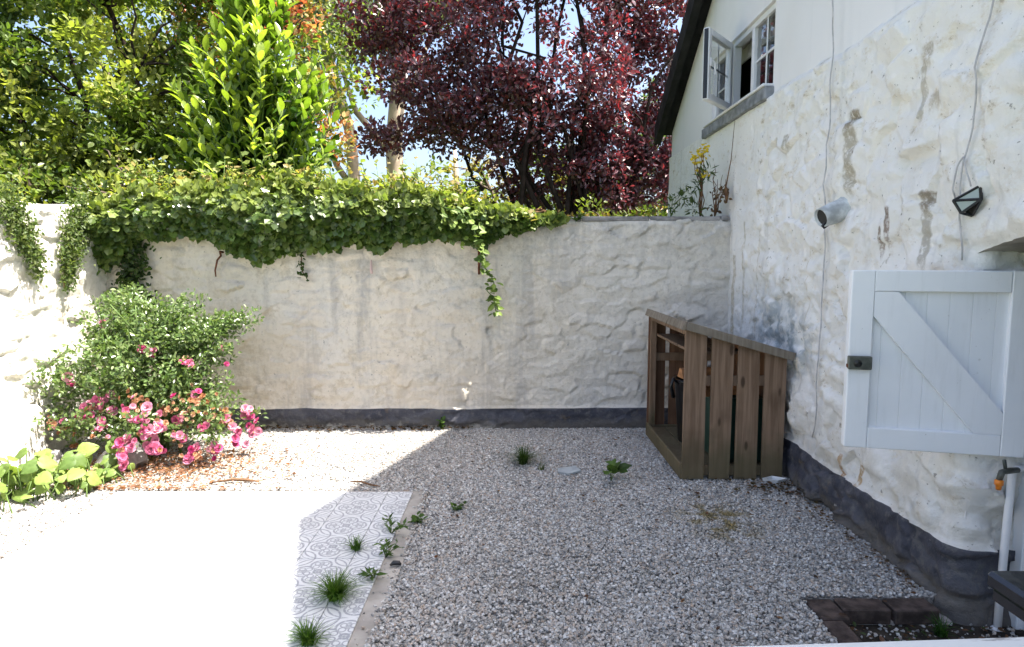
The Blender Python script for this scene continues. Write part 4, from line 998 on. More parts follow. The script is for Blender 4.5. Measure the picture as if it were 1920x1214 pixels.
# --- purple plum
def plum_clip(P): return ~((P[:, 0] > 1.75 + np.maximum(0, 9 - P[:, 1]) * 0) & (P[:, 1] < 10.0)) & (P[:, 1] > 7.2)
rp = np.random.default_rng(5)
stems = [(0.75 + x_, 10.3 + rp.uniform(-.6, .6), z_) for x_, z_ in ((-2.4, 5.0), (-1.9, 6.0), (-1.5, 6.6), (-1.1, 6.4), (-.7, 6.9), (-.3, 7.0), (.1, 7.2), (.4, 6.9), (.7, 6.8), (1.1, 6.2), (1.5, 5.6), (1.9, 5.0), (-.9, 5.2), (.4, 5.6), (1.2, 4.6))]
tree('purple_plum_tree', 'purple-leaved plum tree with many dark stems rising behind the back wall', (.8, 10.3, -.1), stems,
     [((.55, 10.4, 5.3), (2.5, 1.6, 2.5), 190), ((-1.3, 10.1, 4.7), (1.25, .9, 1.2), 42), ((1.9, 10.5, 4.0), (1.15, .9, 1.5), 75), ((-.1, 10.2, 6.6), (2.6, 1.3, 1.4), 60), ((2.2, 10.6, 5.9), (1.0, .9, 1.2), 45), ((1.7, 10.3, 3.0), (1.0, .6, .6), 40), ((.9, 10.2, 6.3), (1.0, .8, .9), 36), ((-1.9, 10.3, 5.6), (.8, .6, 1.0), 20), ((-.2, 10.2, 3.9), (1.5, .7, .7), 44), ((.6, 10.9, 3.0), (1.0, .5, .6), 26), ((-1.9, 9.9, 3.6), (.5, .3, .35), 7)],
     6, T_OVATE, .088, 112, [(.10, .052, .066), (.14, .066, .084), (.08, .044, .056), (.18, .064, .08), (.15, .09, .11), (.21, .055, .065)], M['leaf_purple'], M['bark_dark'], (.20, .42), .25, 0, plum_clip, .014, stem_r=.055)

# --- araucaria-like spiky tree at the right
def spiky():
    base = (3.35, 14.0, -.1); root = empty('spiky_conifer', base); tag(root, 'green conifer with rope-like spiky arms between the purple tree and the cottage', 'tree')
    r = np.random.default_rng(12); MB().tube([base, (3.35, 14, 3), (3.35, 14, 6.5)], [.16, .13, .05], 8).build('trunk', M['bark_dark'], root, True)
    pos = []; dirs = []; nms = []
    for k in range(46):
        z = r.uniform(1.6, 4.9); a = r.uniform(0, 2 * math.pi); L_ = r.uniform(1.1, 1.9); P = []
        for i in range(9):
            t_ = i / 8; P.append(np.array((3.35 + math.cos(a) * L_ * t_, 14 + math.sin(a) * L_ * t_ * .8, z - .35 * math.sin(t_ * 2.0) + .75 * t_ ** 2.2)))
        MB().tube(P, [.03] * 8 + [.012], 5).build('branch', M['green_stem'], root, True)
        P = np.array(P); m_ = 170; tt = r.uniform(.08, 1, m_) * 8; i0 = np.clip(tt.astype(int), 0, 7); f_ = (tt - i0)[:, None]; q = P[i0] * (1 - f_) + P[i0 + 1] * f_; ax_ = P[i0 + 1] - P[i0]
        o_ = unit(np.cross(ax_, r.normal(size=(m_, 3)))); pos.append(q + o_ * .02); dirs.append(o_ * .8 + unit(ax_) * .7); nms.append(o_)
    pos = np.concatenate(pos); dirs = np.concatenate(dirs); nms = unit(np.cross(dirs, r.normal(size=dirs.shape))); n = len(pos)
    leaves_mesh('needles', T_LONG, pos, dirs, nms, .15 * r.uniform(.7, 1.2, n), palette(r, n, [(.09, .14, .03), (.13, .19, .04), (.06, .10, .02)], .25), M['leaf'], root)
spiky()

# --- shrubs behind the wall
tree('golden_shrub', 'yellow-green shrub behind the ivy below the eucalyptus trunks', (-1.1, 8.0, -.1), [(-1.6, 8, 2.5), (-.8, 8, 2.6), (-.4, 8, 2.3)], [((-1.2, 8.0, 2.05), (.9, .5, .55), 50)], 21, T_OVATE, .085, 60, [(.20, .25, .04), (.16, .22, .04), (.28, .29, .06), (.40, .24, .08)], M['leaf_soft'], M['bark_grey'], (.14, .28), .3, cat='shrub', stem_r=.03)
tree('background_tree', 'green tree filling in behind the stems of the purple plum', (.6, 13.2, -.1), [(-.6, 13.2, 3.4), (.6, 13.2, 3.8), (2.0, 13.2, 3.5)], [((.5, 13.2, 2.9), (2.6, .6, 1.25), 75), ((2.2, 12.6, 2.6), (1.2, .5, .7), 22)], 24, T_OVATE, .12, 60, [(.15, .20, .04), (.22, .26, .06), (.10, .15, .03), (.30, .24, .08)], M['leaf_soft'], M['bark_grey'], (.2, .4), .2)
tree('low_shrub', 'low green shrub under the purple tree just above the bare wall top', (1.7, 9.2, -.1), [(1.3, 9.2, 2.2), (2.0, 9.4, 2.2)], [((1.45, 9.3, 2.0), (1.2, .35, .45), 55)], 22, T_OVATE, .08, 60, [(.09, .13, .03), (.14, .18, .03), (.06, .10, .02), (.22, .16, .05)], M['leaf'], M['bark_grey'], (.15, .28), .3, cat='shrub', stem_r=.03)
tree('understorey_shrub', 'shady green shrub beneath the dark tree behind the left wall', (-4.9, 7.4, -.1), [(-5.5, 7.4, 2.4), (-4.4, 7.4, 2.5), (-3.7, 7.4, 2.4)], [((-4.9, 7.4, 2.2), (1.7, .5, .75), 85)], 23, T_OVATE, .09, 60, G1, M['leaf'], M['bark_grey'], (.18, .34), .2, cat='shrub', stem_r=.04)

# --- laurel: upright shoots with large leaves, front leaves as single parts
def laurel():
    base = (-2.95, 7.55, -.1); root = empty('laurel_bush', base); tag(root, 'tall bright green laurel with large upright leaves rising over the ivy', 'laurel')
    r = np.random.default_rng(15)
    # leaf template: folded and arched
    ts = [0, .12, .3, .5, .7, .88, 1]; ws = [.02, .11, .19, .22, .19, .11, 0]; V = []; F = []
    for t_, w_ in zip(ts, ws): zc = -.16 * t_ * t_; V += [(-w_, t_, zc + w_ * .35), (0, t_, zc), (w_, t_, zc + w_ * .35)]
    for i in range(len(ts) - 1): a_ = 3 * i; F += [(a_, a_ + 1, a_ + 4, a_ + 3), (a_ + 1, a_ + 2, a_ + 5, a_ + 4)]
    lm = mesh_from('leaf', V, F, M['laurel'], True)
    stems_ = MB(); L_ = []
    tips = []
    for k in range(190):
        z = r.uniform(2.35, 4.95); f_ = (z - 2.2) / 2.8; wd = 1.02 * (1 - .10 * f_) if z < 3.7 else .95 * (1 - (z - 3.7) / 1.55)
        a = r.uniform(0, 2 * math.pi); q = math.sqrt(r.uniform(.15, 1)); tips.append(np.array((base[0] + .02 + math.cos(a) * wd * q * .98 + .12 * (f_ - .5), base[1] + math.sin(a) * wd * q * .65, z)))
    for tp in tips:
        st_ = np.array((base[0] + (tp[0] - base[0]) * .45, base[1] + (tp[1] - base[1]) * .4, tp[2] - r.uniform(.6, .9))); dv = tp - st_; dl = np.linalg.norm(dv); dv = dv / dl
        stems_.tube([st_, (st_ + tp) / 2 + r.normal(0, .02, 3), tp], [.012, .009, .004], 5)
        nl = int(r.integers(11, 16)); a0 = r.uniform(0, 6.28); e1 = np.cross(dv, (0, 1, .1)); e1 /= np.linalg.norm(e1); e2 = np.cross(dv, e1)
        for i in range(nl):
            t_ = .25 + .75 * i / (nl - 1); an = a0 + i * 2.4; o_ = e1 * math.cos(an) + e2 * math.sin(an)
            tilt = .9 - .45 * t_; d = dv * (1 - tilt * .6) + o_ * tilt + np.array((0, 0, .15)); nrm = dv * .9 - o_ * .5 + np.array((.25, 0, .3))
            L_.append((st_ + (tp - st_) * t_, d, nrm, r.uniform(.12, .19)))
    stems_.tube([base, (base[0], base[1], 2.0), (base[0], base[1], 3.6)], [.07, .05, .02], 7)
    stems_.build('stem', M['green_stem'], root, True)
    # largest to the eye: those on the side facing the yard and high up
    L_.sort(key=lambda q: q[0][1] - .05 * q[0][2])
    for p, d, nrm, s_ in L_[:290]:
        fr_ = frames(np.array([d]), np.array([nrm]))[0] * s_; m4 = Matrix(((*fr_[0], p[0]), (*fr_[1], p[1]), (*fr_[2], p[2]), (0, 0, 0, 1))); inst('leaf', lm, m4, root)
    rest = L_[290:]; tris = np.array([t_ for f_ in F for t_ in ((f_[0], f_[1], f_[2]), (f_[0], f_[2], f_[3]))])
    P = np.array([q[0] for q in rest]); cc = palette(r, len(P), [(.22, .33, .04), (.32, .43, .07), (.14, .23, .03)], .18)
    o = leaves_mesh('inner_leaves', (np.array(V), tris), P, np.array([q[1] for q in rest]), np.array([q[2] for q in rest]), np.array([q[3] for q in rest]), cc, M['leaf_gloss'], root); o['kind'] = 'stuff'
    # dark filling leaves inside and at the skirt
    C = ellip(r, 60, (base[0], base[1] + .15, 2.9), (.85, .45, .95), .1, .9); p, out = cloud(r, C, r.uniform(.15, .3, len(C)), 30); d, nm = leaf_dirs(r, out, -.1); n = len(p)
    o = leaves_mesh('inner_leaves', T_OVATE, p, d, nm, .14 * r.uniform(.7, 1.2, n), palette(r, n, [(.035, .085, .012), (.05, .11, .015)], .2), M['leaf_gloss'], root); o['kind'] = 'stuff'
laurel()

# --- ivy along the back wall
def pxw(x, y): return ((x - 960) * 6.246 / 1200 * 1.0, 1.65 - (y - 490) * 6.246 / 1200)
low = [(205, 500), (240, 478), (280, 445), (330, 440), (400, 440), (430, 465), (500, 492), (560, 475), (640, 462), (700, 462), (780, 452), (830, 448), (890, 455), (940, 440), (1000, 418), (1040, 404)]
top = [(205, 395), (250, 350), (280, 322), (340, 345), (430, 335), (480, 330), (540, 312), (600, 335), (700, 335), (780, 338), (850, 362), (950, 378), (1040, 398)]
lx_, lz = np.array([pxw(*q) for q in low]).T; tx, tz = np.array([pxw(*q) for q in top]).T; tz = tz - .10
def ivy():
    root = empty('ivy', (-1.8, BY, 2.0)); tag(root, 'dense mass of ivy sprawling over the top of the back wall', 'ivy')
    r = np.random.default_rng(33); vn = VN(5)
    n = 15000; x = r.uniform(-4.05, .48, n); zl = np.interp(x, lx_, lz) + .16 * vn.fbm(x * 9, x * 0, 3); zt = np.interp(x, tx, tz) + .34 * vn.fbm(x * 3.3 + 9, x * 0, 4)
    t_ = r.uniform(0, 1, n); z = zl + (zt - zl) * t_
    over = z - 2.1
    # front surface bulges out over the wall, the top leans back
    bulge = .08 + .17 * np.clip((z - zl) / .35, 0, 1) * (1 + 2.4 * vn.fbm(x * 4, z * 5, 3)); bulge *= np.clip((.5 - x) / .5, .25, 1)
    yfront = BY - .05 - bulge * np.clip(1.15 - np.maximum(0, over) * 1.3, .1, 1) + np.maximum(0, over) * .55
    depth = np.abs(r.normal(0, 1, n)) * .07 + r.uniform(0, 1, n) ** 3 * .35
    y = yfront + depth; k = ~((z < 2.09) & (y > BY - .01)); x, y, z, t_ = x[k], y[k], z[k], t_[k]; n = len(x)
    out = np.stack([r.normal(0, .5, n) + .25, -np.ones(n), r.normal(.5, .4, n)], 1); d = r.normal(size=(n, 3)) * .55; d[:, 2] -= .55; d[:, 1] -= .35; up_ = t_ > .8; d[up_, 2] += 1.0
    cols = palette(r, n, [(.09, .15, .035), (.13, .20, .05), (.19, .25, .07), (.075, .125, .03)], .28)
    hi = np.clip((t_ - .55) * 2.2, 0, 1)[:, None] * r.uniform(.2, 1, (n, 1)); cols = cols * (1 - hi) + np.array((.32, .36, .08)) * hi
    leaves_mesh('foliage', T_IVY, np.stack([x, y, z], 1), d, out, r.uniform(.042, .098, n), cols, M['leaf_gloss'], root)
    mb = MB()
    for k_ in range(40):
        x0 = r.uniform(-3.9, .3); z0 = np.interp(x0, lx_, lz); P = [np.array((x0 + i * .05 * r.uniform(-1, 1.4), BY - .03 - .02 * r.random(), 2.15 - (2.1 - z0) * i / 5)) for i in range(6)]; mb.tube(P, [.010] * 5 + [.004], 5)
    mb.build('stem', M['twig'], root, True)
    sp_, sd_, sn_ = [], [], []; sh = MB()
    for k_ in range(95):
        x0 = r.uniform(-3.95, .25); b0 = np.array((x0, BY + r.uniform(-.22, .3), np.interp(x0, tx, tz) - .05)); e0 = b0 + np.array((r.normal(0, .10), r.normal(-.03, .08), r.uniform(.10, .34) * (1 if x0 < -.4 else .5))); q_ = [b0, (b0 + e0) / 2 + r.normal(0, .025, 3), e0]; sh.tube(q_, [.005, .004, .002], 4)
        for i in range(9):
            t2 = (i + 1) / 9; sp_.append(b0 + (e0 - b0) * t2 + r.normal(0, .012, 3)); an = i * 2.4; sd_.append((math.cos(an), math.sin(an), .35 + r.normal(0, .3))); sn_.append((r.normal(.3, .4), r.normal(-.3, .4), .8))
    sh.build('shoot', M['green_stem'], root, True)['kind'] = 'stuff'; ns = len(sp_)
    leaves_mesh('shoot_leaves', T_IVY, np.array(sp_), np.array(sd_), np.array(sn_), r.uniform(.035, .075, ns), palette(r, ns, [(.22, .27, .06), (.32, .34, .09), (.16, .22, .05), (.34, .27, .10)], .2), M['leaf_soft'], root)
    # lighter sprays on the crest
    C = np.array([(xx, BY + r.uniform(-.05, .35), np.interp(xx, tx, tz) + r.uniform(-.15, .08)) for xx in r.uniform(-3.9, -.2, 70)]); p, o_ = cloud(r, C, r.uniform(.07, .2, len(C)), 26); d, nm = leaf_dirs(r, o_, .6); n = len(p)
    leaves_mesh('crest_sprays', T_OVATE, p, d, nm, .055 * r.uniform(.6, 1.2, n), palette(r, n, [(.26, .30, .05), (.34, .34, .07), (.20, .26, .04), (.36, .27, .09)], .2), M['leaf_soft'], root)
ivy()
def creeper(name, label, plane, pts_, seed, n, size, cols, cat='creeper'):
    r = np.random.default_rng(seed); root = empty(name, tuple(plane(*pts_[0][:2], 0))); tag(root, label, cat); P = []; mb = MB()
    for (u, v, s_, m_) in pts_:
        q = r.normal(0, 1, (int(n * m_), 2)) * s_; 
        for a, b in q: P.append(plane(u + a * .8, v + b, abs(r.normal(0, .035)) + .01))
    mb.tube([plane(u, v, .015) for u, v, _, _ in pts_], .005, 5); mb.build('stem', M['twig'], root, True)
    P = np.array(P); nn = len(P); nm = np.array(plane(0, 0, 1)) - np.array(plane(0, 0, 0)); out = np.tile(nm, (nn, 1)) + r.normal(0, .6, (nn, 3)); d = r.normal(size=(nn, 3)); d[:, 2] -= .5
    leaves_mesh('foliage', T_OVATE, P, d, out, size * r.uniform(.6, 1.2, nn), palette(r, nn, cols, .2), M['leaf_soft'], root)
lw = lambda u, v, o: (LX + .03 + o, u, v)
GC = [(.12, .17, .05), (.17, .21, .07), (.09, .14, .04)]
creeper('wall_creeper', 'patch of small-leaved creeper hanging at the very left edge of the side wall', lw, [(5.02, 2.12, .09, 1), (5.08, 1.98, .10, 1.2), (5.16, 1.84, .08, 1), (5.23, 1.70, .06, .8), (5.27, 1.60, .05, .4)], 41, 420, .035, GC)
creeper('wall_creeper', 'second creeper hanging down the side wall near the corner', lw, [(5.86, 2.1, .10, 1), (5.78, 1.96, .11, 1.2), (5.70, 1.80, .09, 1.2), (5.64, 1.65, .07, .8), (5.60, 1.52, .04, .35), (5.585, 1.42, .02, .1)], 42, 480, .034, GC)
bw_ = lambda u, v, o: (u, BY - .03 - o, v)
creeper('ivy_sprig', 'small dark ivy sprig dangling alone on the back wall left of centre', bw_, [(-2.03, 1.72, .02, 1), (-2.03, 1.62, .025, 1), (-2.02, 1.54, .02, 1), (-1.98, 1.50, .02, .7)], 43, 14, .045, [(.05, .09, .02)], 'ivy')
creeper('ivy_sprig', 'ivy clump climbing the corner behind the rose bush', bw_, [(-3.62, 1.75, .09, 1), (-3.66, 1.58, .08, .8), (-3.70, 1.42, .08, .8), (-3.68, 1.30, .10, 1), (-3.60, 1.20, .1, 1)], 44, 190, .055, [(.05, .09, .02), (.08, .13, .03), (.03, .06, .015)], 'ivy')
def vine():
    root = empty('trailing_vine', (-.3, BY - .1, 1.9)); tag(root, 'light green vine trailing down the middle of the back wall', 'vine')
    r = np.random.default_rng(46); path_ = [(-.62, 2.14), (-.45, 2.08), (-.36, 1.98), (-.33, 1.86), (-.27, 1.74), (-.28, 1.62), (-.20, 1.52), (-.17, 1.44), (-.24, 1.37), (-.17, 1.30), (-.165, 1.22), (-.15, 1.15)]
    P = [np.array((x_, BY - .30 + .018 * i, z_)) for i, (x_, z_) in enumerate(path_)]; MB().tube(P, [.006] * (len(P) - 1) + [.003], 5).build('stem', M['green_stem'], root, True)
    V, F3 = T_OVATE; me = mesh_from('leaf', V, F3, M['bigleaf'])
    for i in range(len(P) - 1):
        for k in range(16 if i < 3 else 10 if i < 6 else 7):
            p = P[i] + (P[i + 1] - P[i]) * r.random() + r.normal(0, .02 + (.05 if i < 3 else 0), 3); d = np.array([(r.normal(0, 1), -.5 + r.normal(0, .3), -.35 + r.normal(0, .4))]); nm = np.array([(.3, -.6, .8)]) + r.normal(0, .3, 3)
            fr_ = frames(d, nm)[0] * r.uniform(.055, .10); inst('leaf', me, Matrix(((*fr_[0], p[0]), (*fr_[1], p[1]), (*fr_[2], p[2]), (0, 0, 0, 1))), root)
vine()

# --- rose bush
def petal_ring(seed, rr_, np_, op, size):
    r = np.random.default_rng(seed); V = []; F = []
    for ring, (cnt, tilt, s_) in enumerate(((np_, .35, 1.0), (np_ - 1, .75, .8), (max(3, np_ - 2), 1.15, .55))):
        for k in range(cnt):
            a = 2 * math.pi * (k + .37 * ring) / cnt + r.normal(0, .1); tl = tilt + r.normal(0, .08); ca, sa = math.cos(a), math.sin(a); L_ = size * s_; b = len(V)
            for (u, v, c_) in ((0, .05, 0), (.42, .45, .1), (.38, .9, .02), (0, 1.02, -.04), (-.38, .9, .02), (-.42, .45, .1)):
                rad_ = v * L_ * math.cos(tl); z_ = v * L_ * math.sin(tl) + c_ * L_; t_ = u * L_; V.append((ca * rad_ - sa * t_, sa * rad_ + ca * t_, z_))
            F += [(b, b + 1, b + 2), (b, b + 2, b + 3), (b, b + 3, b + 4), (b, b + 4, b + 5)]
    return V, F
def rose():
    root = empty('rose_bush', (-3.1, 5.3, 0)); tag(root, 'rose bush covered in pink blooms in the left corner of the yard', 'rose bush')
    r = np.random.default_rng(61)
    canes = MB(); tips = []
    for k in range(34):
        a = r.uniform(0, 2 * math.pi); e = np.array((-3.12 + math.cos(a) * r.uniform(.2, .75), 5.45 + math.sin(a) * r.uniform(.15, .45), r.uniform(.6, 1.3))); P, rr_ = limb(r, (-3.1 + r.normal(0, .08), 5.4 + r.normal(0, .08), -.02), e, .011, .004, 6, .15); canes.tube(P, rr_, 5)
    canes.build('canes', M['green_stem'], root, True)
    C = np.concatenate([ellip(r, 150, (-3.18, 5.4, .70), (.80, .42, .46), .4), ellip(r, 60, (-2.85, 5.5, .98), (.42, .35, .34), .3), ellip(r, 50, (-3.35, 5.55, 1.0), (.32, .28, .40), .3), ellip(r, 8, (-3.55, 5.85, 1.32), (.16, .14, .18), .2), ellip(r, 8, (-2.42, 5.6, 1.10), (.25, .10, .10), .2), ellip(r, 60, (-3.05, 5.25, .36), (.88, .45, .24), .4)])
    p, out = cloud(r, C, r.uniform(.08, .17, len(C)), 62); d, nm = leaf_dirs(r, out, .25, .9); nm[:, 0] += .3; k = (p[:, 2] > .03) & (p[:, 0] > LX + .04) & (p[:, 1] < BY - .05); p, d, nm = p[k], d[k], nm[k]; n = len(p)
    leaves_mesh('foliage', T_OVATE, p, d, nm, .040 * r.uniform(.6, 1.25, n), palette(r, n, [(.12, .19, .06), (.16, .23, .08), (.21, .27, .11), (.09, .15, .045)], .22), M['leaf_gloss'], root)
    fresh = [mesh_from('flower', *petal_ring(70 + i, 0, 7, 0, .044), M['petal']) for i in range(3)]; old = [mesh_from('faded_flower', *petal_ring(80 + i, 0, 5, 0, .026), M['petal_old']) for i in range(3)]
    # clusters: (x, y, z, spread, fresh, faded)
    def P2(px_, py_, Y): return ((px_ - 960) * Y / 1200 * .995, Y, 1.65 - (py_ - 490) * Y / 1200 * 1.0)
    cl = [(115, 717, 5.1, .03, 3, 0), (165, 727, 5.05, .02, 1, 0), (195, 607, 5.3, .02, 2, 0), (268, 665, 5.1, .04, 5, 0), (340, 680, 5.1, .03, 3, 1), (350, 690, 5.05, .02, 2, 0), (410, 650, 5.3, .02, 1, 0), (195, 745, 4.95, .03, 3, 0), (158, 765, 4.9, .07, 9, 3), (190, 775, 4.9, .03, 3, 0), (105, 805, 5.0, .06, 2, 9), (80, 800, 5.0, .05, 1, 7),
          (165, 815, 4.85, .06, 6, 2), (230, 770, 4.85, .08, 3, 16), (270, 790, 4.8, .07, 8, 3), (250, 820, 4.75, .08, 14, 2), (205, 855, 4.65, .08, 13, 1), (275, 850, 4.75, .05, 5, 1), (330, 790, 4.95, .10, 2, 16), (375, 760, 5.0, .10, 2, 18), (400, 790, 5.0, .08, 2, 12), (365, 812, 4.95, .03, 3, 0), (310, 830, 4.85, .05, 3, 4), (350, 855, 4.85, .05, 4, 4), (390, 850, 4.9, .05, 6, 1), (455, 775, 5.3, .05, 6, 0), (460, 810, 5.2, .07, 10, 0), (435, 830, 5.15, .04, 4, 0), (345, 860, 4.8, .05, 2, 6), (140, 770, 4.9, .05, 2, 2), (415, 685, 5.3, .015, 1, 0), (120, 830, 5.0, .05, 0, 5), (300, 755, 4.95, .07, 1, 8), (240, 760, 4.9, .05, 2, 5)]
    for (px_, py_, Y, s_, a, b) in cl:
        c_ = np.array(P2(px_, py_, Y + .12))
        for i in range(a + b):
            q = c_ + r.normal(0, s_ * .72, 3) * np.array((1, .6, 1)); q[2] = max(q[2], .05); d = np.array((r.normal(.1, .45), -.9 + r.normal(0, .3), .45 + r.normal(0, .35))); z_ = Vector(d).normalized(); m4 = Matrix.Translation(q) @ z_.to_track_quat('Z', 'Y').to_matrix().to_4x4() @ Matrix.Rotation(r.uniform(0, 6.28), 4, 'Z') @ Matrix.Scale(r.uniform(.5, 1.1), 4)
            inst('flower' if i < a else 'faded_flower', (fresh if i < a else old)[i % 3], m4, root)
rose()

# --- broad-leaved plant in the left foreground
def broad():
    root = empty('broad_leaved_plant', (-3.4, 4.45, 0)); tag(root, 'low plant with broad lime-green leaves at the lower left below the roses', 'plant')
    r = np.random.default_rng(71); V = []; F = []
    ts = [-.08, .05, .25, .5, .75, .92, 1.0]; ws = [.16, .36, .46, .40, .25, .10, 0]
    for t_, w_ in zip(ts, ws): zc = -.22 * max(0, t_) ** 2; V += [(-w_, t_, zc + .02 * math.sin(t_ * 9)), (-w_ * .5, t_, zc + .07), (0, t_ + (.08 if t_ < 0 else 0), zc), (w_ * .5, t_, zc + .07), (w_, t_, zc - .02 * math.sin(t_ * 9))]
    for i in range(len(ts) - 1):
        for k in range(4): a_ = 5 * i + k; F.append((a_, a_ + 1, a_ + 6, a_ + 5))
    lm = mesh_from('leaf', V, F, M['bigleaf'], True); st_ = MB()
    for k in range(150):
        f_ = r.random(); x_ = -3.78 + .85 * f_ + r.normal(0, .07); y_ = 3.95 + .80 * f_ + r.normal(0, .17); h_ = .04 + .30 * r.random() * (1 - .5 * f_) + .03
        if f_ > .85: h_ *= .6
        p = np.array((x_, y_, h_)); a = r.uniform(0, 6.28); d = np.array([(math.cos(a), math.sin(a) - .45, -.35 + r.normal(0, .4))]); nm = np.array([(.45 + r.normal(0, .45), -.55 + r.normal(0, .45), .9)]); s_ = r.uniform(.06, .135) * (1 if f_ < .8 else .65)
        fr_ = frames(d, nm)[0] * s_; inst('leaf', lm, Matrix(((*fr_[0], p[0]), (*fr_[1], p[1]), (*fr_[2], p[2]), (0, 0, 0, 1))), root); st_.tube([(x_ + r.normal(0, .05), y_ + r.normal(0, .05), -.01), p], [.005, .003], 4)
    st_.build('stalks', M['green_stem'], root, True)
broad()

# --- weeds and grass tufts
def tuft(name, label, c, nblades, h, spread, seed, cols):
    r = np.random.default_rng(seed); V = []; F = []; C = []
    for k in range(nblades):
        a = r.uniform(0, 6.28); L_ = h * r.uniform(.5, 1.1); lean = r.uniform(.15, spread); dx, dy = math.cos(a), math.sin(a); w_ = .003 * r.uniform(.8, 1.5); b = len(V); x0 = c[0] + r.normal(0, .012); y0 = c[1] + r.normal(0, .012); cc = np.array(cols[int(r.integers(len(cols)))]) * r.uniform(.8, 1.2)
        for i in range(4):
            t_ = i / 3; q = (x0 + dx * lean * L_ * t_ ** 1.5, y0 + dy * lean * L_ * t_ ** 1.5, c[2] + L_ * (t_ - .45 * lean * t_ ** 2)); ww = w_ * (1 - t_ * .9); V += [(q[0] - dy * ww, q[1] + dx * ww, q[2]), (q[0] + dy * ww, q[1] - dx * ww, q[2])]; C += [cc, cc]
        for i in range(3): F.append((b + 2 * i, b + 2 * i + 1, b + 2 * i + 3, b + 2 * i + 2))
    o = link(bpy.data.objects.new(name, np_mesh(name, np.array(V), np.array(F), M['leaf_soft'], np.array(C)))); tag(o, label, 'grass', 'grass tufts'); return o
GT = [(.05, .12, .015), (.08, .16, .02), (.11, .19, .03)]
tuft('grass_tuft', 'dark grass tuft growing in the shaded gravel near the back wall', (.09, 5.08, .0), 260, .20, 1.5, 1, [(.04, .08, .02), (.06, .11, .025)])
tuft('grass_tuft', 'bushy bright grass tuft in the joint between the near tiles', (-.86, 2.97, .012), 420, .15, 1.4, 2, GT)
tuft('grass_tuft', 'small grass tuft in the tile joint farther from the camera', (-.885, 3.50, .012), 90, .10, 1.3, 3, GT)
tuft('grass_tuft', 'grass tuft at the bottom edge of the picture in the tile joint', (-.875, 2.60, .012), 200, .12, 1.3, 4, GT)
tuft('grass_tuft', 'thin pale grass wisp in the gravel beside the dark tuft', (.235, 4.93, .0), 22, .10, .7, 5, [(.14, .17, .06), (.09, .13, .04)])
tuft('grass_tuft', 'mossy grass tuft at the foot of the house corner in the drain', (1.98, 2.80, -.07), 90, .10, 1.0, 6, [(.03, .09, .015), (.05, .12, .02)])
def weed(name, label, c, stems_, leaf_n, leaf_s, h, spread, seed, narrow=True):
    root = empty(name, c); tag(root, label, 'weed'); r = np.random.default_rng(seed); mb = MB(); V, F3 = T_LONG if narrow == 1 else T_OVATE; me = mesh_from('leaf', V * np.array((1.5 if narrow else 1.2, 1, 1)), F3, M['weed'])
    for k in range(stems_):
        a = r.uniform(0, 6.28); e = np.array(c) + np.array((math.cos(a) * spread * r.uniform(.3, 1), math.sin(a) * spread * r.uniform(.3, 1), h * r.uniform(.5, 1))); mid = (np.array(c) + e) / 2 + np.array((0, 0, h * .25)); P = [np.array(c), mid, e]; mb.tube(P, [.003, .0025, .0015], 4)
        for i in range(leaf_n):
            t_ = (i + 1) / leaf_n; p = P[0] * (1 - t_) ** 2 + 2 * mid * t_ * (1 - t_) + e * t_ ** 2; d = np.array([(r.normal(), r.normal(), .25 + r.normal(0, .3))]) + (e - np.array(c)) * 3; nm = np.array([(r.normal(0, .3), r.normal(0, .3) - .2, 1)])
            fr_ = frames(d, nm)[0] * leaf_s * r.uniform(.6, 1.2); inst('leaf', me, Matrix(((*fr_[0], p[0]), (*fr_[1], p[1]), (*fr_[2], p[2]), (0, 0, 0, 1))), root)
    mb.build('stem', M['green_stem'], root, True)
weed('weed', 'upright two-leaved weed in the gravel in front of the log store', (.745, 4.68, 0), 5, 2, .13, .13, .08, 11, 0)
weed('weed', 'leafy weed at the right tile edge halfway along the patio', (-.70, 3.42, .01), 6, 6, .05, .09, .09, 12, 1)
weed('weed', 'tall sparse weed leaning over the tiles near the patio back', (-.73, 3.72, .01), 7, 5, .055, .11, .13, 13, 1)
weed('weed', 'broad drooping weed in the kerb joint nearest the camera', (-.715, 3.17, .01), 5, 3, .07, .06, .06, 14, 1)
weed('weed', 'small grey-green seedling in the gravel beside the concrete strip', (-.60, 3.90, .0), 6, 4, .045, .05, .07, 15, 0)
weed('weed', 'tiny seedling alone in the open gravel right of the patio', (-.36, 4.12, .0), 5, 4, .04, .04, .06, 16, 0)
weed('weed', 'tiny sprout against the foot of the back wall in sunlight', (-.70, 6.17, .0), 5, 4, .05, .12, .05, 17, 0)
weed('weed', 'tuft of small leaves on top of the bare stretch of back wall', (.62, BY - .03, 2.03), 9, 5, .04, .05, .09, 18, 0)

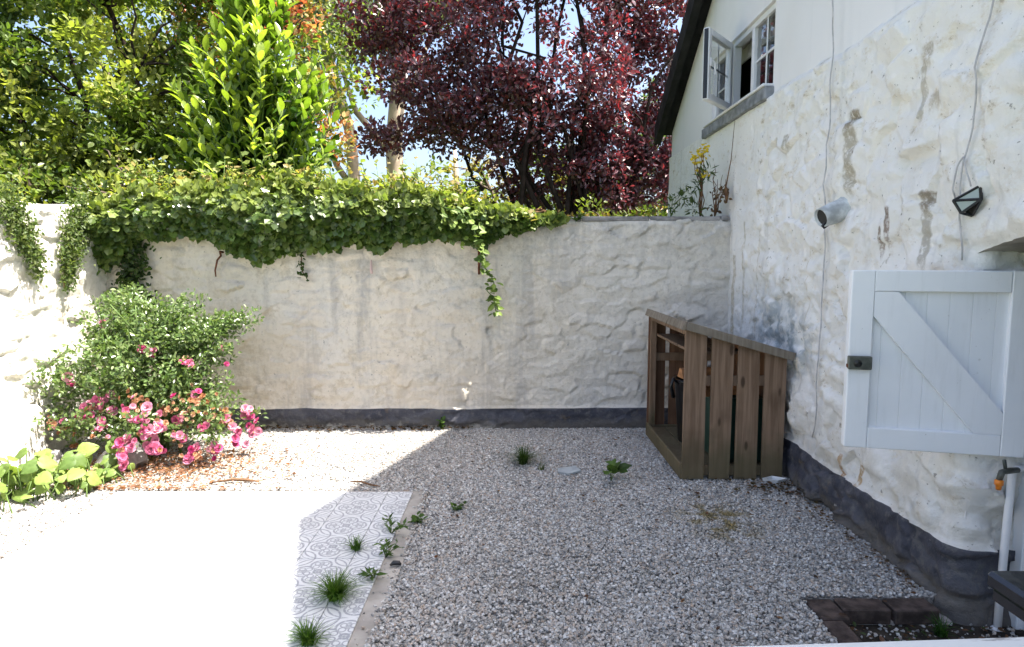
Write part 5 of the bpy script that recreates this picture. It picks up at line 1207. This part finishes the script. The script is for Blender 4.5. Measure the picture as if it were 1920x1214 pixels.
# ragwort on the wall top and dry stems
def ragwort():
    base = (1.86, 6.40, 2.08); root = empty('ragwort', base); tag(root, 'yellow-flowered ragwort growing on the wall top against the cottage', 'ragwort'); r = np.random.default_rng(81); mb = MB(); fl = []
    for k in range(7):
        e = np.array((1.86 + r.normal(-.02, .06), 6.36 + r.normal(0, .08), 2.08 + r.uniform(.42, .66))); P, rr_ = limb(r, base, e, .006, .003, 5, .1); mb.tube(P, rr_, 5)
        for i in range(10): fl.append(e + r.normal(0, .035, 3))
    mb.build('stem', M['twig'], root, True)
    m_ = MB(); m_.lathe([(.0, 0), (.014, .003), (.016, .007), (.0, .010)], (0, 0, 0), 7); me = mesh_from('flower', m_.V, m_.F, M['yellow_petal'])
    for q in fl: inst('flower', me, Matrix.Translation(q) @ Euler((r.normal(0, .5), r.normal(0, .5), 0)).to_matrix().to_4x4(), root)
    C = np.array([(1.80, 6.35, 2.38), (1.72, 6.34, 2.28), (1.62, 6.33, 2.25), (1.86, 6.35, 2.45), (1.55, 6.32, 2.18), (1.78, 6.33, 2.15), (1.9, 6.33, 2.5)]); p, o_ = cloud(r, C, np.full(len(C), .08), 28); d, nm = leaf_dirs(r, o_, .1); n = len(p)
    leaves_mesh('foliage', T_LONG, p, d, nm, .09 * r.uniform(.6, 1.2, n), palette(r, n, [(.06, .10, .03), (.09, .13, .04)], .2), M['leaf_soft'], root)
    base2 = (1.98, 6.33, 2.08); rt = empty('dry_weed', base2); tag(rt, 'dead brown weed stalks on the wall top beside the ragwort', 'weed'); mb = MB()
    for k in range(8): P, rr_ = limb(r, base2, (1.99 + r.normal(0, .05), 6.3 + r.normal(0, .08), 2.08 + r.uniform(.2, .5)), .006, .002, 5, .1); mb.tube(P, rr_, 5)
    mb.build('stalks', M['twig'], rt, True)['kind'] = 'stuff'
    MB().tube([(2.07, 6.1, 2.95), (2.06, 6.14, 2.6), (2.04, 6.2, 2.36), (2.05, 6.2, 2.3), (2.04, 6.17, 2.2)], [.002, .004, .006, .022, .008], 6).build('withered_head', M['twig'], rt, True)
    p, o_ = cloud(r, np.array([(1.97, 6.32, 2.15), (1.99, 6.3, 2.3), (2.03, 6.2, 2.28)]), np.full(3, .07), 14); d, nm = leaf_dirs(r, o_, -.3); n = len(p); leaves_mesh('withered_leaves', T_OVATE, p, d, nm, .05 * r.uniform(.6, 1.2, n), palette(r, n, [(.15, .09, .05), (.10, .06, .04)], .2), M['leaf_soft'], rt)
ragwort()
# bare twig at far left
m = MB(); m.tube([(-4.78, 5.9, 2.2), (-4.72, 5.9, 2.5), (-4.70, 5.9, 2.75), (-4.82, 5.9, 3.0), (-4.95, 5.9, 3.25)], [.012, .012, .011, .009, .005], 6); m.tube([(-4.72, 5.9, 2.55), (-4.66, 5.9, 2.8), (-4.67, 5.9, 3.1)], [.007, .006, .003], 5)
tag(m.build('bare_branch', M['twig_pale'], None, True), 'bare pale branch rising behind the side wall at the left edge', 'branch')

# --- litter: fallen petals and leaves, uncountable
def litter(name, label, n, fx, cols, s_, seed, z=.018):
    r = np.random.default_rng(seed); p = fx(r, n); p = np.stack([p[:, 0], p[:, 1], np.full(n, z) + r.uniform(0, .008, n)], 1); d = r.normal(size=(n, 3)); d[:, 2] *= .15; nm = r.normal(0, .3, (n, 3)); nm[:, 2] += 1
    tag(leaves_mesh(name, T_OVATE, p, d, nm, s_ * r.uniform(.5, 1.3, n), palette(r, n, cols, .3), M['leaf_soft']), label, 'litter', kind='stuff')
litter('petal_litter', 'brown fallen petals and leaves under the rose bush', 2600, lambda r, n: np.stack([np.clip(r.normal(-2.85, .5, n), -3.85, -1.7), np.clip(r.normal(4.95, .33, n), 4.48, 6.1)], 1), [(.26, .11, .05), (.40, .20, .11), (.18, .08, .04), (.45, .25, .2)], .032, 91)
litter('leaf_litter', 'scattered dead leaves on the shaded gravel', 130, lambda r, n: np.stack([r.uniform(-.5, 2.0, n), r.uniform(2.7, 6.1, n)], 1), [(.14, .06, .03), (.22, .11, .05), (.10, .05, .03)], .032, 92)
litter('wall_foot_litter', 'dead leaves gathered along the foot of the back wall', 260, lambda r, n: np.stack([r.uniform(-2.6, -.4, n), 6.22 - np.abs(r.normal(0, .06, n))], 1), [(.10, .06, .03), (.18, .09, .04), (.07, .05, .03)], .04, 93)
litter('corner_litter', 'brown leaves and moss in front of the log store', 120, lambda r, n: np.stack([np.clip(r.normal(1.85, .2, n), 1.3, 2.08), r.normal(4.5, .12, n)], 1), [(.16, .08, .04), (.10, .07, .03)], .035, 94)
litter('drain_litter', 'dead leaves and crumbs in the sunken drain', 160, lambda r, n: np.stack([r.uniform(1.55, 2.3, n), r.uniform(2.3, 2.86, n)], 1), [(.12, .06, .03), (.06, .09, .03), (.2, .1, .06)], .03, 95, -.06)
litter('plinth_litter', 'dead leaves and bits blown along the foot of the cottage wall', 170, lambda r, n: np.stack([2.06 - np.abs(r.normal(0, .07, n)), r.uniform(3.05, 4.65, n)], 1), [(.14, .08, .04), (.09, .06, .03), (.22, .13, .08)], .024, 96)
